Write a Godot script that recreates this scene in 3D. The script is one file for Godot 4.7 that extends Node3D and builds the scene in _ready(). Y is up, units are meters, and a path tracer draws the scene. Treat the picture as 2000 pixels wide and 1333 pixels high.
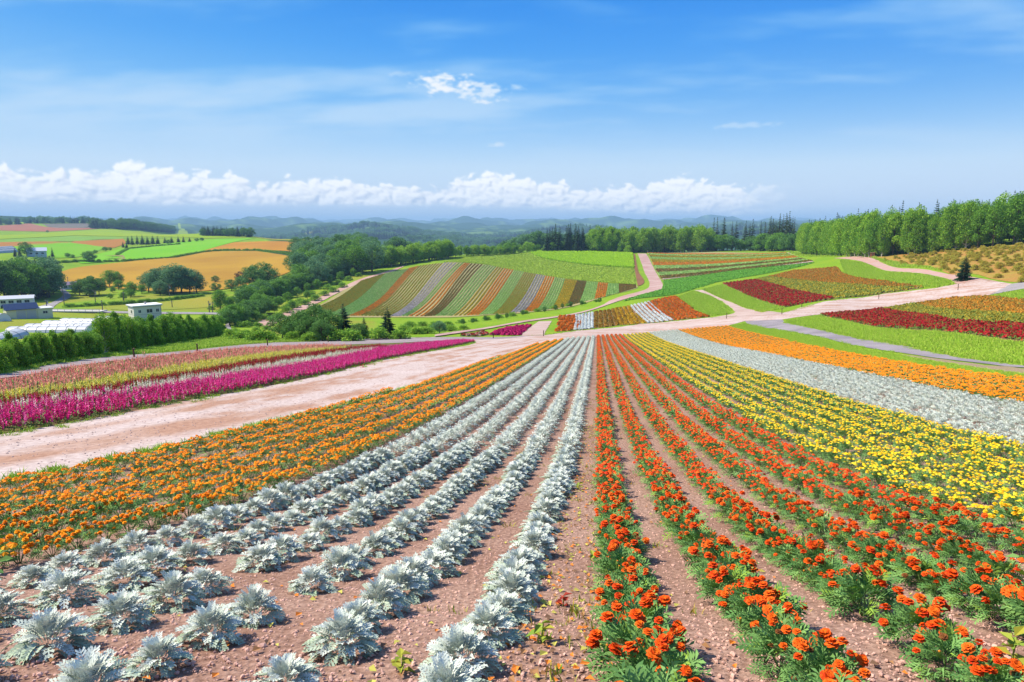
extends Node3D
# A flower farm on a hillside: rows of silver dusty miller and marigolds run down from the viewpoint,
# dirt roads and beds of plumed cockscomb beside them, a striped hill across the dip, woods, a village and far hills.

# ------------------------------------------------------------------ small tools
var rng := RandomNumberGenerator.new()
var used := {}
var M := {}
const UP := Vector3.UP

class Geo:
	var v := PackedVector3Array()
	var c := PackedColorArray()
	func tri(a: Vector3, b: Vector3, d: Vector3, col: Color) -> void:
		v.append(a); v.append(b); v.append(d)
		c.append(col); c.append(col); c.append(col)
	func quad(a: Vector3, b: Vector3, d: Vector3, e: Vector3, col: Color) -> void:
		tri(a, b, d, col); tri(a, d, e, col)
	func box(at: Vector3, s: Vector3, col: Color, turn := 0.0) -> void:
		var h := s * 0.5
		var bs := Basis(Vector3.UP, turn)
		var p: Array[Vector3] = []
		for k in 8:
			p.append(at + bs * Vector3(h.x if k & 1 else -h.x, h.y if k & 2 else -h.y, h.z if k & 4 else -h.z))
		quad(p[0], p[1], p[3], p[2], col); quad(p[4], p[6], p[7], p[5], col)
		quad(p[0], p[2], p[6], p[4], col); quad(p[1], p[5], p[7], p[3], col)
		quad(p[2], p[3], p[7], p[6], col); quad(p[0], p[4], p[5], p[1], col)
	func tube(a: Vector3, b: Vector3, ra: float, rb: float, n: int, col: Color) -> void:
		var ax := (b - a).normalized()
		var sx := ax.cross(Vector3.RIGHT if absf(ax.x) < 0.8 else Vector3.UP).normalized()
		var sy := ax.cross(sx)
		for k in n:
			var t0 := TAU * k / n
			var t1 := TAU * (k + 1) / n
			var d0 := sx * cos(t0) + sy * sin(t0)
			var d1 := sx * cos(t1) + sy * sin(t1)
			quad(a + d0 * ra, a + d1 * ra, b + d1 * rb, b + d0 * rb, col)
			tri(b + d0 * rb, b + d1 * rb, b, col)
	func mesh(mat: Material) -> ArrayMesh:
		var arr := []
		arr.resize(Mesh.ARRAY_MAX)
		arr[Mesh.ARRAY_VERTEX] = v
		arr[Mesh.ARRAY_COLOR] = c
		var m := ArrayMesh.new()
		m.add_surface_from_arrays(Mesh.PRIMITIVE_TRIANGLES, arr)
		m.surface_set_material(0, mat)
		return m

func V(a: Array) -> PackedVector2Array:
	var p := PackedVector2Array()
	for i in range(0, a.size(), 2):
		p.append(Vector2(a[i], a[i + 1]))
	return p

func numbered(called: String) -> String:
	if not used.has(called):
		used[called] = 0
		return called
	used[called] += 1
	return "%s_%03d" % [called, used[called]]

func tag(o: Node3D, label: String, category := "", group := "", kind := "") -> void:
	o.set_meta("label", label)
	if category: o.set_meta("category", category)
	if group: o.set_meta("group", group)
	if kind: o.set_meta("kind", kind)

func thing(called: String, label: String, category: String, at: Vector3, turn := 0.0, group := "") -> Node3D:
	var o := Node3D.new()
	o.name = numbered(called)
	add_child(o, true)
	o.position = at
	o.rotation.y = turn
	tag(o, label, category, group)
	return o

func part(called: String, mesh: Mesh, parent: Node3D, at := Transform3D(), mat: Material = null) -> MeshInstance3D:
	var o := MeshInstance3D.new()
	o.name = called
	o.mesh = mesh
	if mat: o.material_override = mat
	o.transform = at
	parent.add_child(o, true)
	return o

func struct(called: String, mesh: Mesh, label: String) -> MeshInstance3D:
	var o := MeshInstance3D.new()
	o.name = numbered(called)
	o.mesh = mesh
	add_child(o, true)
	tag(o, label, "ground" , "", "structure")
	return o

func stuff(called: String, mesh: Mesh, xf: Array, cols: Array, label: String, category: String) -> void:
	if xf.is_empty(): return
	var mm := MultiMesh.new()
	mm.transform_format = MultiMesh.TRANSFORM_3D
	mm.use_colors = not cols.is_empty()
	mm.mesh = mesh
	mm.instance_count = xf.size()
	for i in xf.size():
		mm.set_instance_transform(i, xf[i])
		if not cols.is_empty(): mm.set_instance_color(i, cols[i])
	var o := MultiMeshInstance3D.new()
	o.name = numbered(called)
	o.multimesh = mm
	add_child(o, true)
	tag(o, label, category, "", "stuff")

func lin(r: float, g: float, b: float) -> Color:
	return Color(r, g, b).linear_to_srgb()

func vmat(called: String, rough := 0.8, back := 0.0, tint := Color(1, 1, 1)) -> StandardMaterial3D:
	var m := StandardMaterial3D.new()
	m.resource_name = called
	m.vertex_color_use_as_albedo = true
	m.albedo_color = tint
	m.roughness = rough
	m.metallic_specular = 0.3
	m.cull_mode = BaseMaterial3D.CULL_DISABLED
	if back > 0.0:
		m.backlight_enabled = true
		m.backlight = Color(back, back, back)
	return m

func noise_tex(seed_: int, freq: float, size: int, lo: Color, hi: Color, kind := FastNoiseLite.TYPE_SIMPLEX_SMOOTH, octaves := 5, normal := false) -> NoiseTexture2D:
	var n := FastNoiseLite.new()
	n.seed = seed_
	n.noise_type = kind
	n.frequency = freq
	n.fractal_octaves = octaves
	n.fractal_gain = 0.6
	var t := NoiseTexture2D.new()
	t.width = size
	t.height = size
	t.seamless = true
	t.noise = n
	if normal:
		t.as_normal_map = true
		t.bump_strength = 6.0
	else:
		var g := Gradient.new()
		g.set_color(0, lo)
		g.set_color(1, hi)
		t.color_ramp = g
	return t

func ground_mat(called: String, seed_: int, freq: float, lo: Color, hi: Color, metres: float, relief_cm := 0.0) -> StandardMaterial3D:
	var m := vmat(called, 0.95)
	m.metallic_specular = 0.15
	m.uv1_triplanar = true
	m.uv1_world_triplanar = true
	m.uv1_scale = Vector3.ONE / metres
	m.albedo_texture = noise_tex(seed_, freq, 512, lo, hi)
	if relief_cm > 0.0:
		m.normal_enabled = true
		m.normal_texture = noise_tex(seed_, freq, 512, lo, hi, FastNoiseLite.TYPE_SIMPLEX_SMOOTH, 5, true)
		m.normal_scale = relief_cm
	return m

# ------------------------------------------------------------------ the lie of the land
# heights are metres below the viewpoint; the near slope is a smooth profile, the rest a surface through survey points
const ROW_SIDE := 0.12455     # the rows head a little right of the view
const ROW_GAP := 0.7
const SURVEY := [   # bearing (degrees, right positive), distance, drop below the eye
	[-41.03, 216, 24.3], [-40.90, 316, 29.2], [-40.67, 489, 27.3], [-40.50, 795, 22.1], [-40.41, 1129, 15.6], [-40.35, 1595, 7.0],
	[-40.31, 2661, -6.0], [-37.14, 186, 23.0], [-37.08, 223, 25.5], [-37.04, 255, 27.2], [-36.97, 299, 28.3], [-36.90, 361, 30.0],
	[-36.77, 463, 27.3], [-36.65, 564, 22.2], [-36.58, 754, 19.9], [-36.51, 1069, 15.6], [-36.46, 1512, 7.9], [-36.42, 2143, -3.8],
	[-36.40, 2775, -11.5], [-34.27, 203, 25.7], [-34.19, 246, 27.5], [-34.11, 312, 30.1], [-34.02, 385, 30.7], [-33.90, 507, 29.4],
	[-33.79, 642, 23.4], [-33.72, 825, 20.0], [-33.66, 1155, 15.4], [-33.61, 1704, 6.1], [-33.57, 2437, -10.4], [-29.60, 182, 24.6],
	[-29.52, 245, 28.9], [-29.45, 285, 29.5], [-29.37, 355, 30.9], [-29.28, 459, 31.0], [-29.24, 517, 29.9], [-29.14, 646, 24.8],
	[-29.08, 832, 21.2], [-29.02, 1157, 14.7], [-28.98, 1738, 5.5], [-28.95, 2320, -8.9], [-22.63, 134, 19.8], [-22.57, 209, 27.6],
	[-22.50, 280, 31.1], [-22.42, 345, 31.2], [-22.32, 488, 29.9], [-22.22, 675, 22.9], [-22.16, 928, 16.9], [-22.13, 1147, 13.1],
	[-16.87, 129, 19.8], [-18.39, 219, 29.1], [-16.76, 275, 31.3], [-16.68, 355, 30.1], [-15.02, 458, 26.0], [-16.54, 652, 22.9],
	[-15.72, 819, 17.2], [-10.72, 126, 19.4], [-10.68, 234, 30.6], [-10.63, 304, 31.0], [-12.64, 359, 27.1], [-8.89, 417, 23.6],
	[-10.94, 554, 23.9], [-13.35, 705, 20.0], [-5.11, 404, 22.1], [-5.14, 311, 27.4], [-5.17, 227, 29.6], [-5.19, 149, 22.1],
	[-4.25, 474, 21.8], [-4.25, 515, 21.4], [0.00, 138, 20.7], [0.00, 183, 24.8], [0.00, 220, 27.7], [0.00, 299, 28.8],
	[0.00, 401, 26.0], [0.00, 503, 22.1], [0.00, 564, 20.6], [6.49, 109, 17.4], [6.48, 139, 20.7], [6.45, 190, 24.1],
	[6.43, 240, 26.6], [6.42, 291, 27.8], [6.40, 358, 27.5], [6.38, 445, 24.3], [6.35, 568, 19.8], [11.97, 126, 18.9],
	[11.94, 152, 20.5], [10.22, 225, 22.9], [11.44, 296, 26.3], [11.80, 389, 25.2], [10.52, 512, 19.9], [16.04, 121, 17.4],
	[16.00, 147, 18.9], [16.74, 198, 21.0], [16.66, 282, 21.5], [16.60, 388, 21.8], [16.54, 526, 18.4], [20.70, 120, 16.0],
	[20.66, 140, 16.7], [22.12, 161, 17.7], [19.75, 250, 19.1], [20.45, 311, 18.6], [20.42, 386, 18.6], [20.36, 538, 17.7],
	[25.19, 86, 12.8], [25.12, 107, 14.0], [25.05, 134, 15.5], [25.01, 154, 16.1], [25.64, 186, 16.1], [24.82, 276, 15.7],
	[24.04, 375, 15.0], [27.98, 83, 12.3], [27.91, 103, 13.6], [28.47, 141, 15.2], [27.75, 163, 15.8], [27.71, 180, 15.6],
	[28.25, 245, 14.3], [27.50, 295, 11.9], [27.44, 375, 9.7], [32.91, 66, 10.3], [32.78, 85, 11.2], [32.63, 124, 12.9],
	[32.53, 157, 13.2], [32.75, 176, 11.8], [31.74, 213, 10.6], [32.27, 274, 9.3], [32.19, 334, 6.2], [37.38, 52, 8.6],
	[37.22, 72, 9.9], [37.06, 97, 10.6], [36.95, 122, 11.0], [36.84, 150, 10.6], [36.78, 165, 10.2], [36.66, 207, 8.5],
	[36.55, 270, 6.0], [36.50, 327, 4.2], [42.46, 53, 7.7], [42.09, 114, 10.0], [41.88, 155, 8.5], [41.63, 270, 4.4],
	[-37.20, 4333, 10.0], [-29.66, 2950, 15.0], [-29.66, 3971, 30.0], [-37.20, 7427, 20.0], [-29.66, 6807, 20.0], [-44.62, 3602, 0.0],
	[-44.62, 8311, 0.0], [-22.66, 1603, 62.0], [-22.66, 2351, 62.0], [-22.66, 3740, 42.0], [-22.66, 6411, 28.0], [-12.83, 910, 38.0],
	[-12.83, 1315, 72.0], [-12.83, 2225, 62.0], [-12.83, 3539, 42.0], [-12.83, 6067, 28.0], [0.00, 690, 36.0], [0.00, 986, 66.0],
	[0.00, 1479, 85.0], [0.00, 2169, 70.0], [0.00, 3451, 45.0], [0.00, 5916, 28.0], [-5.21, 614, 42.0], [-5.21, 891, 66.0],
	[10.75, 642, 28.0], [10.75, 1004, 60.0], [10.75, 2208, 65.0], [10.75, 6021, 28.0], [20.79, 675, 22.0], [20.79, 1055, 35.0],
	[20.79, 2320, 50.0], [20.79, 6327, 20.0], [29.66, 567, 5.0], [29.66, 1021, 20.0], [29.66, 2496, 40.0], [29.66, 6807, 10.0],
	[37.20, 495, 2.0], [37.20, 1114, 15.0], [37.20, 2723, 30.0], [37.20, 7427, 0.0], [44.62, 554, -5.0], [44.62, 3048, 20.0],
	[44.62, 8311, 0.0], [-44.62, 19393, -40.0], [-27.99, 15631, -45.0], [0.00, 13803, -40.0], [24.49, 15168, -40.0], [44.62, 19393, -40.0],
]
const AZ_N := 130
const LD_N := 150
const AZ_MAX := 0.88
var ld0 := log(9.0)
var ld1 := log(16000.0)
var grid := PackedFloat32Array()
var hill_noise := FastNoiseLite.new()
var tone := FastNoiseLite.new()
var fine := FastNoiseLite.new()

func slope_drop(z: float) -> float:
	if z < 12.0:
		z = 2.2 + log(1.0 + exp(minf(40.0, (z - 2.2) * 2.5))) / 2.5
	return 3.06 + 0.1355 * z - 2.28 * exp(-z / 6.28)

func survey_land() -> void:
	var X := PackedVector2Array()
	var y := PackedFloat64Array()
	for row in [[-250, 75], [0, 75], [250, 85], [500, 85], [750, 88], [1000, 88], [1250, 88], [1500, 72], [1750, 50], [2000, 30], [2250, 24]]:
		var u: float = (row[0] - 1000.0) / 1336.0
		for zf: float in [8.0, 12.0, 17.0, 23.0, 30.0, 40.0, 50.0, 60.0, 72.0, 85.0]:
			if zf <= row[1]:
				var d := Vector2(u * zf, zf).length()
				X.append(Vector2(atan2(u, 1.0) * 3.0, log(d)))
				y.append(slope_drop(zf) / d)
	for s in SURVEY:
		X.append(Vector2(deg_to_rad(s[0]) * 3.0, log(s[1])))
		y.append(s[2] / s[1])
	var n := X.size()
	var w := n + 3
	var A: Array[PackedFloat64Array] = []
	for i in w:
		var r := PackedFloat64Array()
		r.resize(w + 1)
		for j in w:
			var q := 0.0
			if i < n and j < n:
				var d2 := X[i].distance_squared_to(X[j])
				q = 0.5 * d2 * log(d2) if d2 > 0.0 else 0.0
				if i == j: q += 0.0004
			elif i < n: q = [1.0, X[i].x, X[i].y][j - n]
			elif j < n: q = [1.0, X[j].x, X[j].y][i - n]
			r[j] = q
		r[w] = y[i] if i < n else 0.0
		A.append(r)
	for k in w:
		var best := k
		for i in range(k + 1, w):
			if absf(A[i][k]) > absf(A[best][k]): best = i
		var swap := A[k]
		A[k] = A[best]
		A[best] = swap
		var pr := A[k]
		for i in range(k + 1, w):
			var f := A[i][k] / pr[k]
			if f != 0.0:
				var ri := A[i]
				for j in range(k, w + 1):
					ri[j] -= f * pr[j]
				A[i] = ri
	var sol := PackedFloat64Array()
	sol.resize(w)
	for k in range(w - 1, -1, -1):
		var q := A[k][w]
		for j in range(k + 1, w):
			q -= A[k][j] * sol[j]
		sol[k] = q / A[k][k]
	grid.resize(AZ_N * LD_N)
	for i in LD_N:
		var l: float = lerpf(ld0, ld1, float(i) / (LD_N - 1))
		for j in AZ_N:
			var q := Vector2(lerpf(-AZ_MAX, AZ_MAX, float(j) / (AZ_N - 1)) * 3.0, l)
			var t := sol[n] + sol[n + 1] * q.x + sol[n + 2] * q.y
			for k in n:
				var d2 := q.distance_squared_to(X[k])
				if d2 > 0.0: t += sol[k] * 0.5 * d2 * log(d2)
			grid[i * AZ_N + j] = t

func cub(a: float, b: float, c: float, d: float, t: float) -> float:
	return b + 0.5 * t * (c - a + t * (2.0 * a - 5.0 * b + 4.0 * c - d + t * (3.0 * (b - c) + d - a)))

func land(az: float, dist: float) -> float:
	var fx: float = clampf((az + AZ_MAX) / (2.0 * AZ_MAX) * (AZ_N - 1), 1.0, AZ_N - 2.001)
	var fy: float = clampf((log(dist) - ld0) / (ld1 - ld0) * (LD_N - 1), 1.0, LD_N - 2.001)
	var ix := int(fx)
	var iy := int(fy)
	var tx := fx - ix
	var r := [0.0, 0.0, 0.0, 0.0]
	for k in 4:
		var o := (iy - 1 + k) * AZ_N + ix - 1
		r[k] = cub(grid[o], grid[o + 1], grid[o + 2], grid[o + 3], tx)
	return cub(r[0], r[1], r[2], r[3], fy - iy) * dist

func H(x: float, z: float) -> float:      # height (y) of the ground at world x, z
	var zf := -z
	var d := sqrt(x * x + zf * zf)
	var p := slope_drop(zf)
	if d < 14.0: return -p
	var az := atan2(x, zf)
	var k := smoothstep(14.0, 24.0, d)
	var drop := land(clampf(az, -0.86, 0.86), d)
	if absf(az) > 1.2:
		var w := smoothstep(1.2, 3.0, absf(az)) * 0.5
		drop = lerpf(drop, land(-0.86 * signf(az), d), w)
	if d > 1100.0:
		var amp := 0.0
		if az > -0.25 or d > 2600.0:
			amp = smoothstep(1100.0, 2600.0, d) * smoothstep(-0.30, -0.16, az if d < 2600.0 else 1.0) * 42.0 + smoothstep(3500.0, 8000.0, d) * 75.0
		if amp > 0.0:
			drop -= amp * (hill_noise.get_noise_2d(x, z) * 1.5)
	return -lerpf(p, drop, k)

func on(x: float, z: float, up := 0.0) -> Vector3:
	return Vector3(x, H(x, z) + up, z)

func row_x(cc: float, zf: float) -> float:
	return ROW_SIDE * (zf * 0.986 + slope_drop(zf) * 0.167) + ROW_GAP * cc

func land_mesh(mat: Material) -> ArrayMesh:
	var azs := PackedFloat32Array()
	var a := -180.0
	while a <= 180.01:
		azs.append(deg_to_rad(a))
		a += 0.4 if absf(a + 0.2) < 52.0 else 4.0
	var ds := PackedFloat32Array([0.0])
	var d := 0.5
	while d < 15500.0:
		ds.append(d)
		d *= 1.022
	var v := PackedVector3Array()
	var c := PackedColorArray()
	var idx := PackedInt32Array()
	var na := azs.size()
	for i in ds.size():
		for j in na:
			var x := ds[i] * sin(azs[j])
			var z := -ds[i] * cos(azs[j])
			v.append(Vector3(x, H(x, z), z))
			c.append(land_tone(x, z, ds[i], azs[j]))
	var nn := PackedVector3Array()
	nn.resize(v.size())
	for i in ds.size():
		for j in na:
			var u0 := v[mini(i + 1, ds.size() - 1) * na + j] - v[maxi(i - 1, 0) * na + j]
			var u1 := v[i * na + mini(j + 1, na - 1)] - v[i * na + maxi(j - 1, 0)]
			var q := u1.cross(u0).normalized()
			nn[i * na + j] = (UP if q.length() < 0.5 else (q if q.y > 0 else -q))
	for i in ds.size() - 1:
		for j in na - 1:
			var p := i * na + j
			idx.append_array(PackedInt32Array([p, p + na, p + 1, p + 1, p + na, p + na + 1]))
	var arr := []
	arr.resize(Mesh.ARRAY_MAX)
	arr[Mesh.ARRAY_VERTEX] = v
	arr[Mesh.ARRAY_NORMAL] = nn
	arr[Mesh.ARRAY_COLOR] = c
	arr[Mesh.ARRAY_INDEX] = idx
	var m := ArrayMesh.new()
	m.add_surface_from_arrays(Mesh.PRIMITIVE_TRIANGLES, arr)
	m.surface_set_material(0, mat)
	return m

func land_tone(x: float, z: float, d: float, az: float) -> Color:
	var n := tone.get_noise_2d(x * 0.6, z * 0.6) * 0.5 + 0.5
	var g := Color(0.17, 0.35, 0.02).lerp(Color(0.34, 0.44, 0.035), n)
	if az < -0.2 and d > 110.0 and d < 480.0: g = g.lerp(Color(0.34, 0.33, 0.05), clampf(0.35 + tone.get_noise_2d(x * 0.25 + 50.0, z * 0.25) * 1.4, 0.0, 0.85))
	if d > 500.0 and (az > -0.34 or d > 2300.0):      # wooded far country
		g = g.lerp(Color(0.035, 0.085, 0.03), smoothstep(500.0, 640.0, d))
		var f := tone.get_noise_2d(x * 0.03 + 900.0, z * 0.03)
		if f > 0.28: g = Color(0.16, 0.26, 0.07)
	return g

# round off an outline: gentle corners become curves, sharp ones stay
func soften(p: PackedVector2Array, step: float) -> PackedVector2Array:
	var n := p.size()
	var out := PackedVector2Array()
	var tn := PackedVector2Array()
	for i in n:
		var a := p[i] - p[(i + n - 1) % n]
		var b := p[(i + 1) % n] - p[i]
		if a.length() < 0.001 or b.length() < 0.001 or absf(a.angle_to(b)) > 0.75: tn.append(Vector2.INF)
		else: tn.append((a.normalized() + b.normalized()).normalized())
	for i in n:
		var a := p[i]
		var b := p[(i + 1) % n]
		var l := a.distance_to(b)
		var ta: Vector2 = (b - a) / maxf(l, 0.001) if tn[i] == Vector2.INF else tn[i]
		var tb: Vector2 = (b - a) / maxf(l, 0.001) if tn[(i + 1) % n] == Vector2.INF else tn[(i + 1) % n]
		var k := clampi(int(ceil(l / step)), 1, 60)
		for j in k:
			out.append(a.bezier_interpolate(a + ta * l / 3.0, b - tb * l / 3.0, b, float(j) / k))
	return out

func ragged(p: PackedVector2Array, amount: float) -> PackedVector2Array:
	var out := PackedVector2Array()
	for q in p:
		out.append(q + Vector2(fine.get_noise_2d(q.x * 7.0, q.y * 7.0), fine.get_noise_2d(q.y * 7.0 + 300.0, q.x * 7.0)) * amount)
	return out

func bounds(p: PackedVector2Array) -> Rect2:
	var r := Rect2(p[0], Vector2.ZERO)
	for q in p: r = r.expand(q)
	return r

# a sheet laid over the ground inside an outline
func sheet(outline: PackedVector2Array, cell: float, lift: float, mat: Material, tint: Callable) -> ArrayMesh:
	var v := PackedVector3Array()
	var c := PackedColorArray()
	var nn := PackedVector3Array()
	var r := bounds(outline)
	var x0 := int(floor(r.position.x / cell))
	var x1 := int(ceil(r.end.x / cell))
	var z0 := int(floor(r.position.y / cell))
	var z1 := int(ceil(r.end.y / cell))
	var known := {}
	for i in range(x0, x1):
		for j in range(z0, z1):
			var sq := PackedVector2Array([Vector2(i, j) * cell, Vector2(i + 1, j) * cell, Vector2(i + 1, j + 1) * cell, Vector2(i, j + 1) * cell])
			var pieces := Geometry2D.intersect_polygons(sq, outline)
			for pc in pieces:
				var tr := Geometry2D.triangulate_polygon(pc)
				for k in tr:
					var q := pc[k]
					if not known.has(q):
						var h := H(q.x, q.y)
						var e := maxf(0.2, cell * 0.5)
						var nrm := Vector3(h - H(q.x + e, q.y), e, h - H(q.x, q.y + e)).normalized()
						known[q] = [Vector3(q.x, h + lift, q.y), nrm, tint.call(q.x, q.y)]
					v.append(known[q][0])
					nn.append(known[q][1])
					c.append(known[q][2])
	var arr := []
	arr.resize(Mesh.ARRAY_MAX)
	arr[Mesh.ARRAY_VERTEX] = v
	arr[Mesh.ARRAY_NORMAL] = nn
	arr[Mesh.ARRAY_COLOR] = c
	var m := ArrayMesh.new()
	m.add_surface_from_arrays(Mesh.PRIMITIVE_TRIANGLES, arr)
	m.surface_set_material(0, mat)
	return m

func two_tone(a: Color, b: Color, freq: float) -> Callable:
	return func(x: float, z: float) -> Color:
		return a.lerp(b, clampf(tone.get_noise_2d(x * freq, z * freq) * 0.9 + 0.5, 0.0, 1.0))

func inside(p: Vector2, poly: PackedVector2Array) -> bool:
	return Geometry2D.is_point_in_polygon(p, poly)

func wob(a: float) -> float:
	return rng.randf_range(-a, a)

func ordinal(n: int) -> String:
	var w := ["first", "second", "third", "fourth", "fifth", "sixth", "seventh", "eighth", "ninth", "tenth", "eleventh", "twelfth", "thirteenth", "fourteenth", "fifteenth", "sixteenth", "seventeenth", "eighteenth", "nineteenth", "twentieth"]
	if n <= 20: return w[n - 1]
	var e := n % 10
	return str(n) + ("th" if n % 100 in [11, 12, 13] else "st" if e == 1 else "nd" if e == 2 else "rd" if e == 3 else "th")

# ------------------------------------------------------------------ bedding plants
func spin(yaw: float, pitch: float, roll := 0.0) -> Basis:      # x axis points out and up by pitch
	return Basis(UP, yaw) * Basis(Vector3.BACK, pitch) * Basis(Vector3.RIGHT, roll)

func miller_leaf(g: Geo, at: Transform3D, L: float, col: Color, pairs: int, droop: float) -> void:
	var rib := func(t: float) -> Vector3: return Vector3(t * L * (1.0 - 0.12 * droop * t), L * (0.16 * sin(t * 2.4) - droop * t * t * 0.42), 0.0)
	var w := L * 0.026
	var segs := 4 if pairs > 3 else 2
	for k in segs:
		var a: Vector3 = rib.call(float(k) / segs)
		var b: Vector3 = rib.call(float(k + 1) / segs)
		g.quad(at * (a + Vector3(0, 0, -w)), at * (a + Vector3(0, 0, w)), at * (b + Vector3(0, 0, w * 0.7)), at * (b + Vector3(0, 0, -w * 0.7)), col)
	for k in pairs:
		var t := lerpf(0.28, 0.9, float(k) / maxf(1, pairs - 1))
		var reach := L * lerpf(0.27, 0.15, absf(float(k) / maxf(1, pairs - 1) - 0.35) * 1.4) * rng.randf_range(0.85, 1.15)
		for s: float in [-1.0, 1.0]:
			var lw := 0.36 / (pairs + 2.0)
			var a: Vector3 = rib.call(t - lw * 0.55)
			var b: Vector3 = rib.call(minf(1.0, t + lw * 0.55))
			var e: Vector3 = rib.call(t + 0.13) + Vector3(0, reach * 0.3, s * reach)
			var f: Vector3 = rib.call(t + 0.16 + lw * 1.2) + Vector3(0, reach * 0.22, s * reach * 0.84)
			var q := col * rng.randf_range(0.93, 1.05)
			g.quad(at * a, at * e, at * f, at * b, q)
			if pairs > 3:      # the little side teeth of a lobe
				var m: Vector3 = a.lerp(e, 0.45)
				g.tri(at * m, at * (m + Vector3(-L * 0.05, reach * 0.16, s * reach * 0.34)), at * a.lerp(e, 0.72), q)
				m = b.lerp(f, 0.4)
				g.tri(at * m, at * (m + Vector3(L * 0.10, -reach * 0.05, s * reach * 0.22)), at * b.lerp(f, 0.72), q)
	var tip: Vector3 = rib.call(1.0)
	g.tri(at * (tip + Vector3(0, 0, -L * 0.06)), at * (tip + Vector3(0, 0, L * 0.06)), at * (tip + Vector3(L * 0.11, -L * 0.02, 0)), col)

func miller_pose(k: int, n: int) -> Transform3D:
	var f := (k + 0.5) / n
	var yaw := k * 2.39996 + wob(0.35)
	var pitch := lerpf(1.4, -0.05, pow(f, 0.8)) + wob(0.24)
	var out := Vector3(cos(yaw), 0, -sin(yaw))
	return Transform3D(spin(yaw, pitch, wob(0.4)), out * lerpf(0.02, 0.085, f) * rng.randf_range(0.6, 1.3) + Vector3(0, lerpf(0.15, 0.05, f) + wob(0.02), 0))

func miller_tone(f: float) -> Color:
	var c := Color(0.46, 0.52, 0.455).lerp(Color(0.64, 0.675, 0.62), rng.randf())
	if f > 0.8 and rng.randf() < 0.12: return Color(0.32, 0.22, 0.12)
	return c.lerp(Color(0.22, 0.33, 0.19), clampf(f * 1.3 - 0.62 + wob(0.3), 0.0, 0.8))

func miller_foliage(n: int, pairs: int) -> Geo:
	var g := Geo.new()
	for k in n:
		var f := (k + 0.5) / n
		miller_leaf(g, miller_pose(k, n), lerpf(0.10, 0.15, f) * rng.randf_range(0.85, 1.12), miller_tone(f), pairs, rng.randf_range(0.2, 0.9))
	return g

func marigold_leaf(g: Geo, at: Transform3D, L: float, col: Color, pairs: int) -> void:
	var bend := rng.randf_range(0.05, 0.35)
	var w := L * 0.018
	var tip := Vector3(L, -L * bend, 0)
	var mid := Vector3(L * 0.5, L * 0.05, 0)
	g.quad(at * Vector3(0, 0, -w), at * Vector3(0, 0, w), at * (mid + Vector3(0, 0, w)), at * (mid + Vector3(0, 0, -w)), col)
	g.tri(at * (mid + Vector3(0, 0, -L * 0.045)), at * (mid + Vector3(0, 0, L * 0.045)), at * tip, col)
	for k in pairs:
		var t := lerpf(0.22, 0.82, float(k) / maxf(1, pairs - 1))
		var p := Vector3(L * t, L * (0.05 * sin(t * PI) - bend * t * t * 0.8), 0)
		var reach := L * lerpf(0.34, 0.24, t)
		for s: float in [-1.0, 1.0]:
			var e := p + Vector3(L * 0.17, reach * wob(0.25), s * reach)
			var side := Vector3(L * 0.05, 0, -s * L * 0.012)
			g.tri(at * (p - side), at * (p.lerp(e, 0.5) + Vector3(L * 0.055, 0.0, -s * L * 0.02)), at * e, col)
			g.tri(at * (p - side), at * e, at * (p.lerp(e, 0.55) - Vector3(L * 0.04, 0.0, -s * L * 0.02)), col)

func marigold_green() -> Color:
	return Color(0.075, 0.20, 0.055).lerp(Color(0.21, 0.38, 0.11), rng.randf()) if rng.randf() > 0.1 else Color(0.22, 0.36, 0.05)

func marigold_foliage(n: int, pairs: int, hgt: float) -> Geo:
	var g := Geo.new()
	for k in 7:      # stems
		var yaw := k * 0.9 + wob(0.3)
		g.tube(Vector3.ZERO, Vector3(cos(yaw) * 0.1, hgt * 0.75, sin(yaw) * 0.1), 0.005, 0.003, 3, Color(0.10, 0.18, 0.05))
	for k in n:
		var f := (k + 0.5) / n
		var yaw := k * 2.39996 + wob(0.4)
		var el := lerpf(1.3, -0.1, f) + wob(0.25)
		var out := Vector3(cos(yaw), 0, -sin(yaw))
		var rr := rng.randf_range(0.35, 0.62)
		var p := out * cos(el) * 0.19 * rr + Vector3(0, hgt * (0.30 + 0.62 * maxf(0.0, sin(el)) * rr + 0.1 * rng.randf()), 0)
		marigold_leaf(g, Transform3D(spin(yaw, el * 0.8 + wob(0.35), wob(0.8)), p), rng.randf_range(0.10, 0.145), marigold_green(), pairs)
	return g

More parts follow.
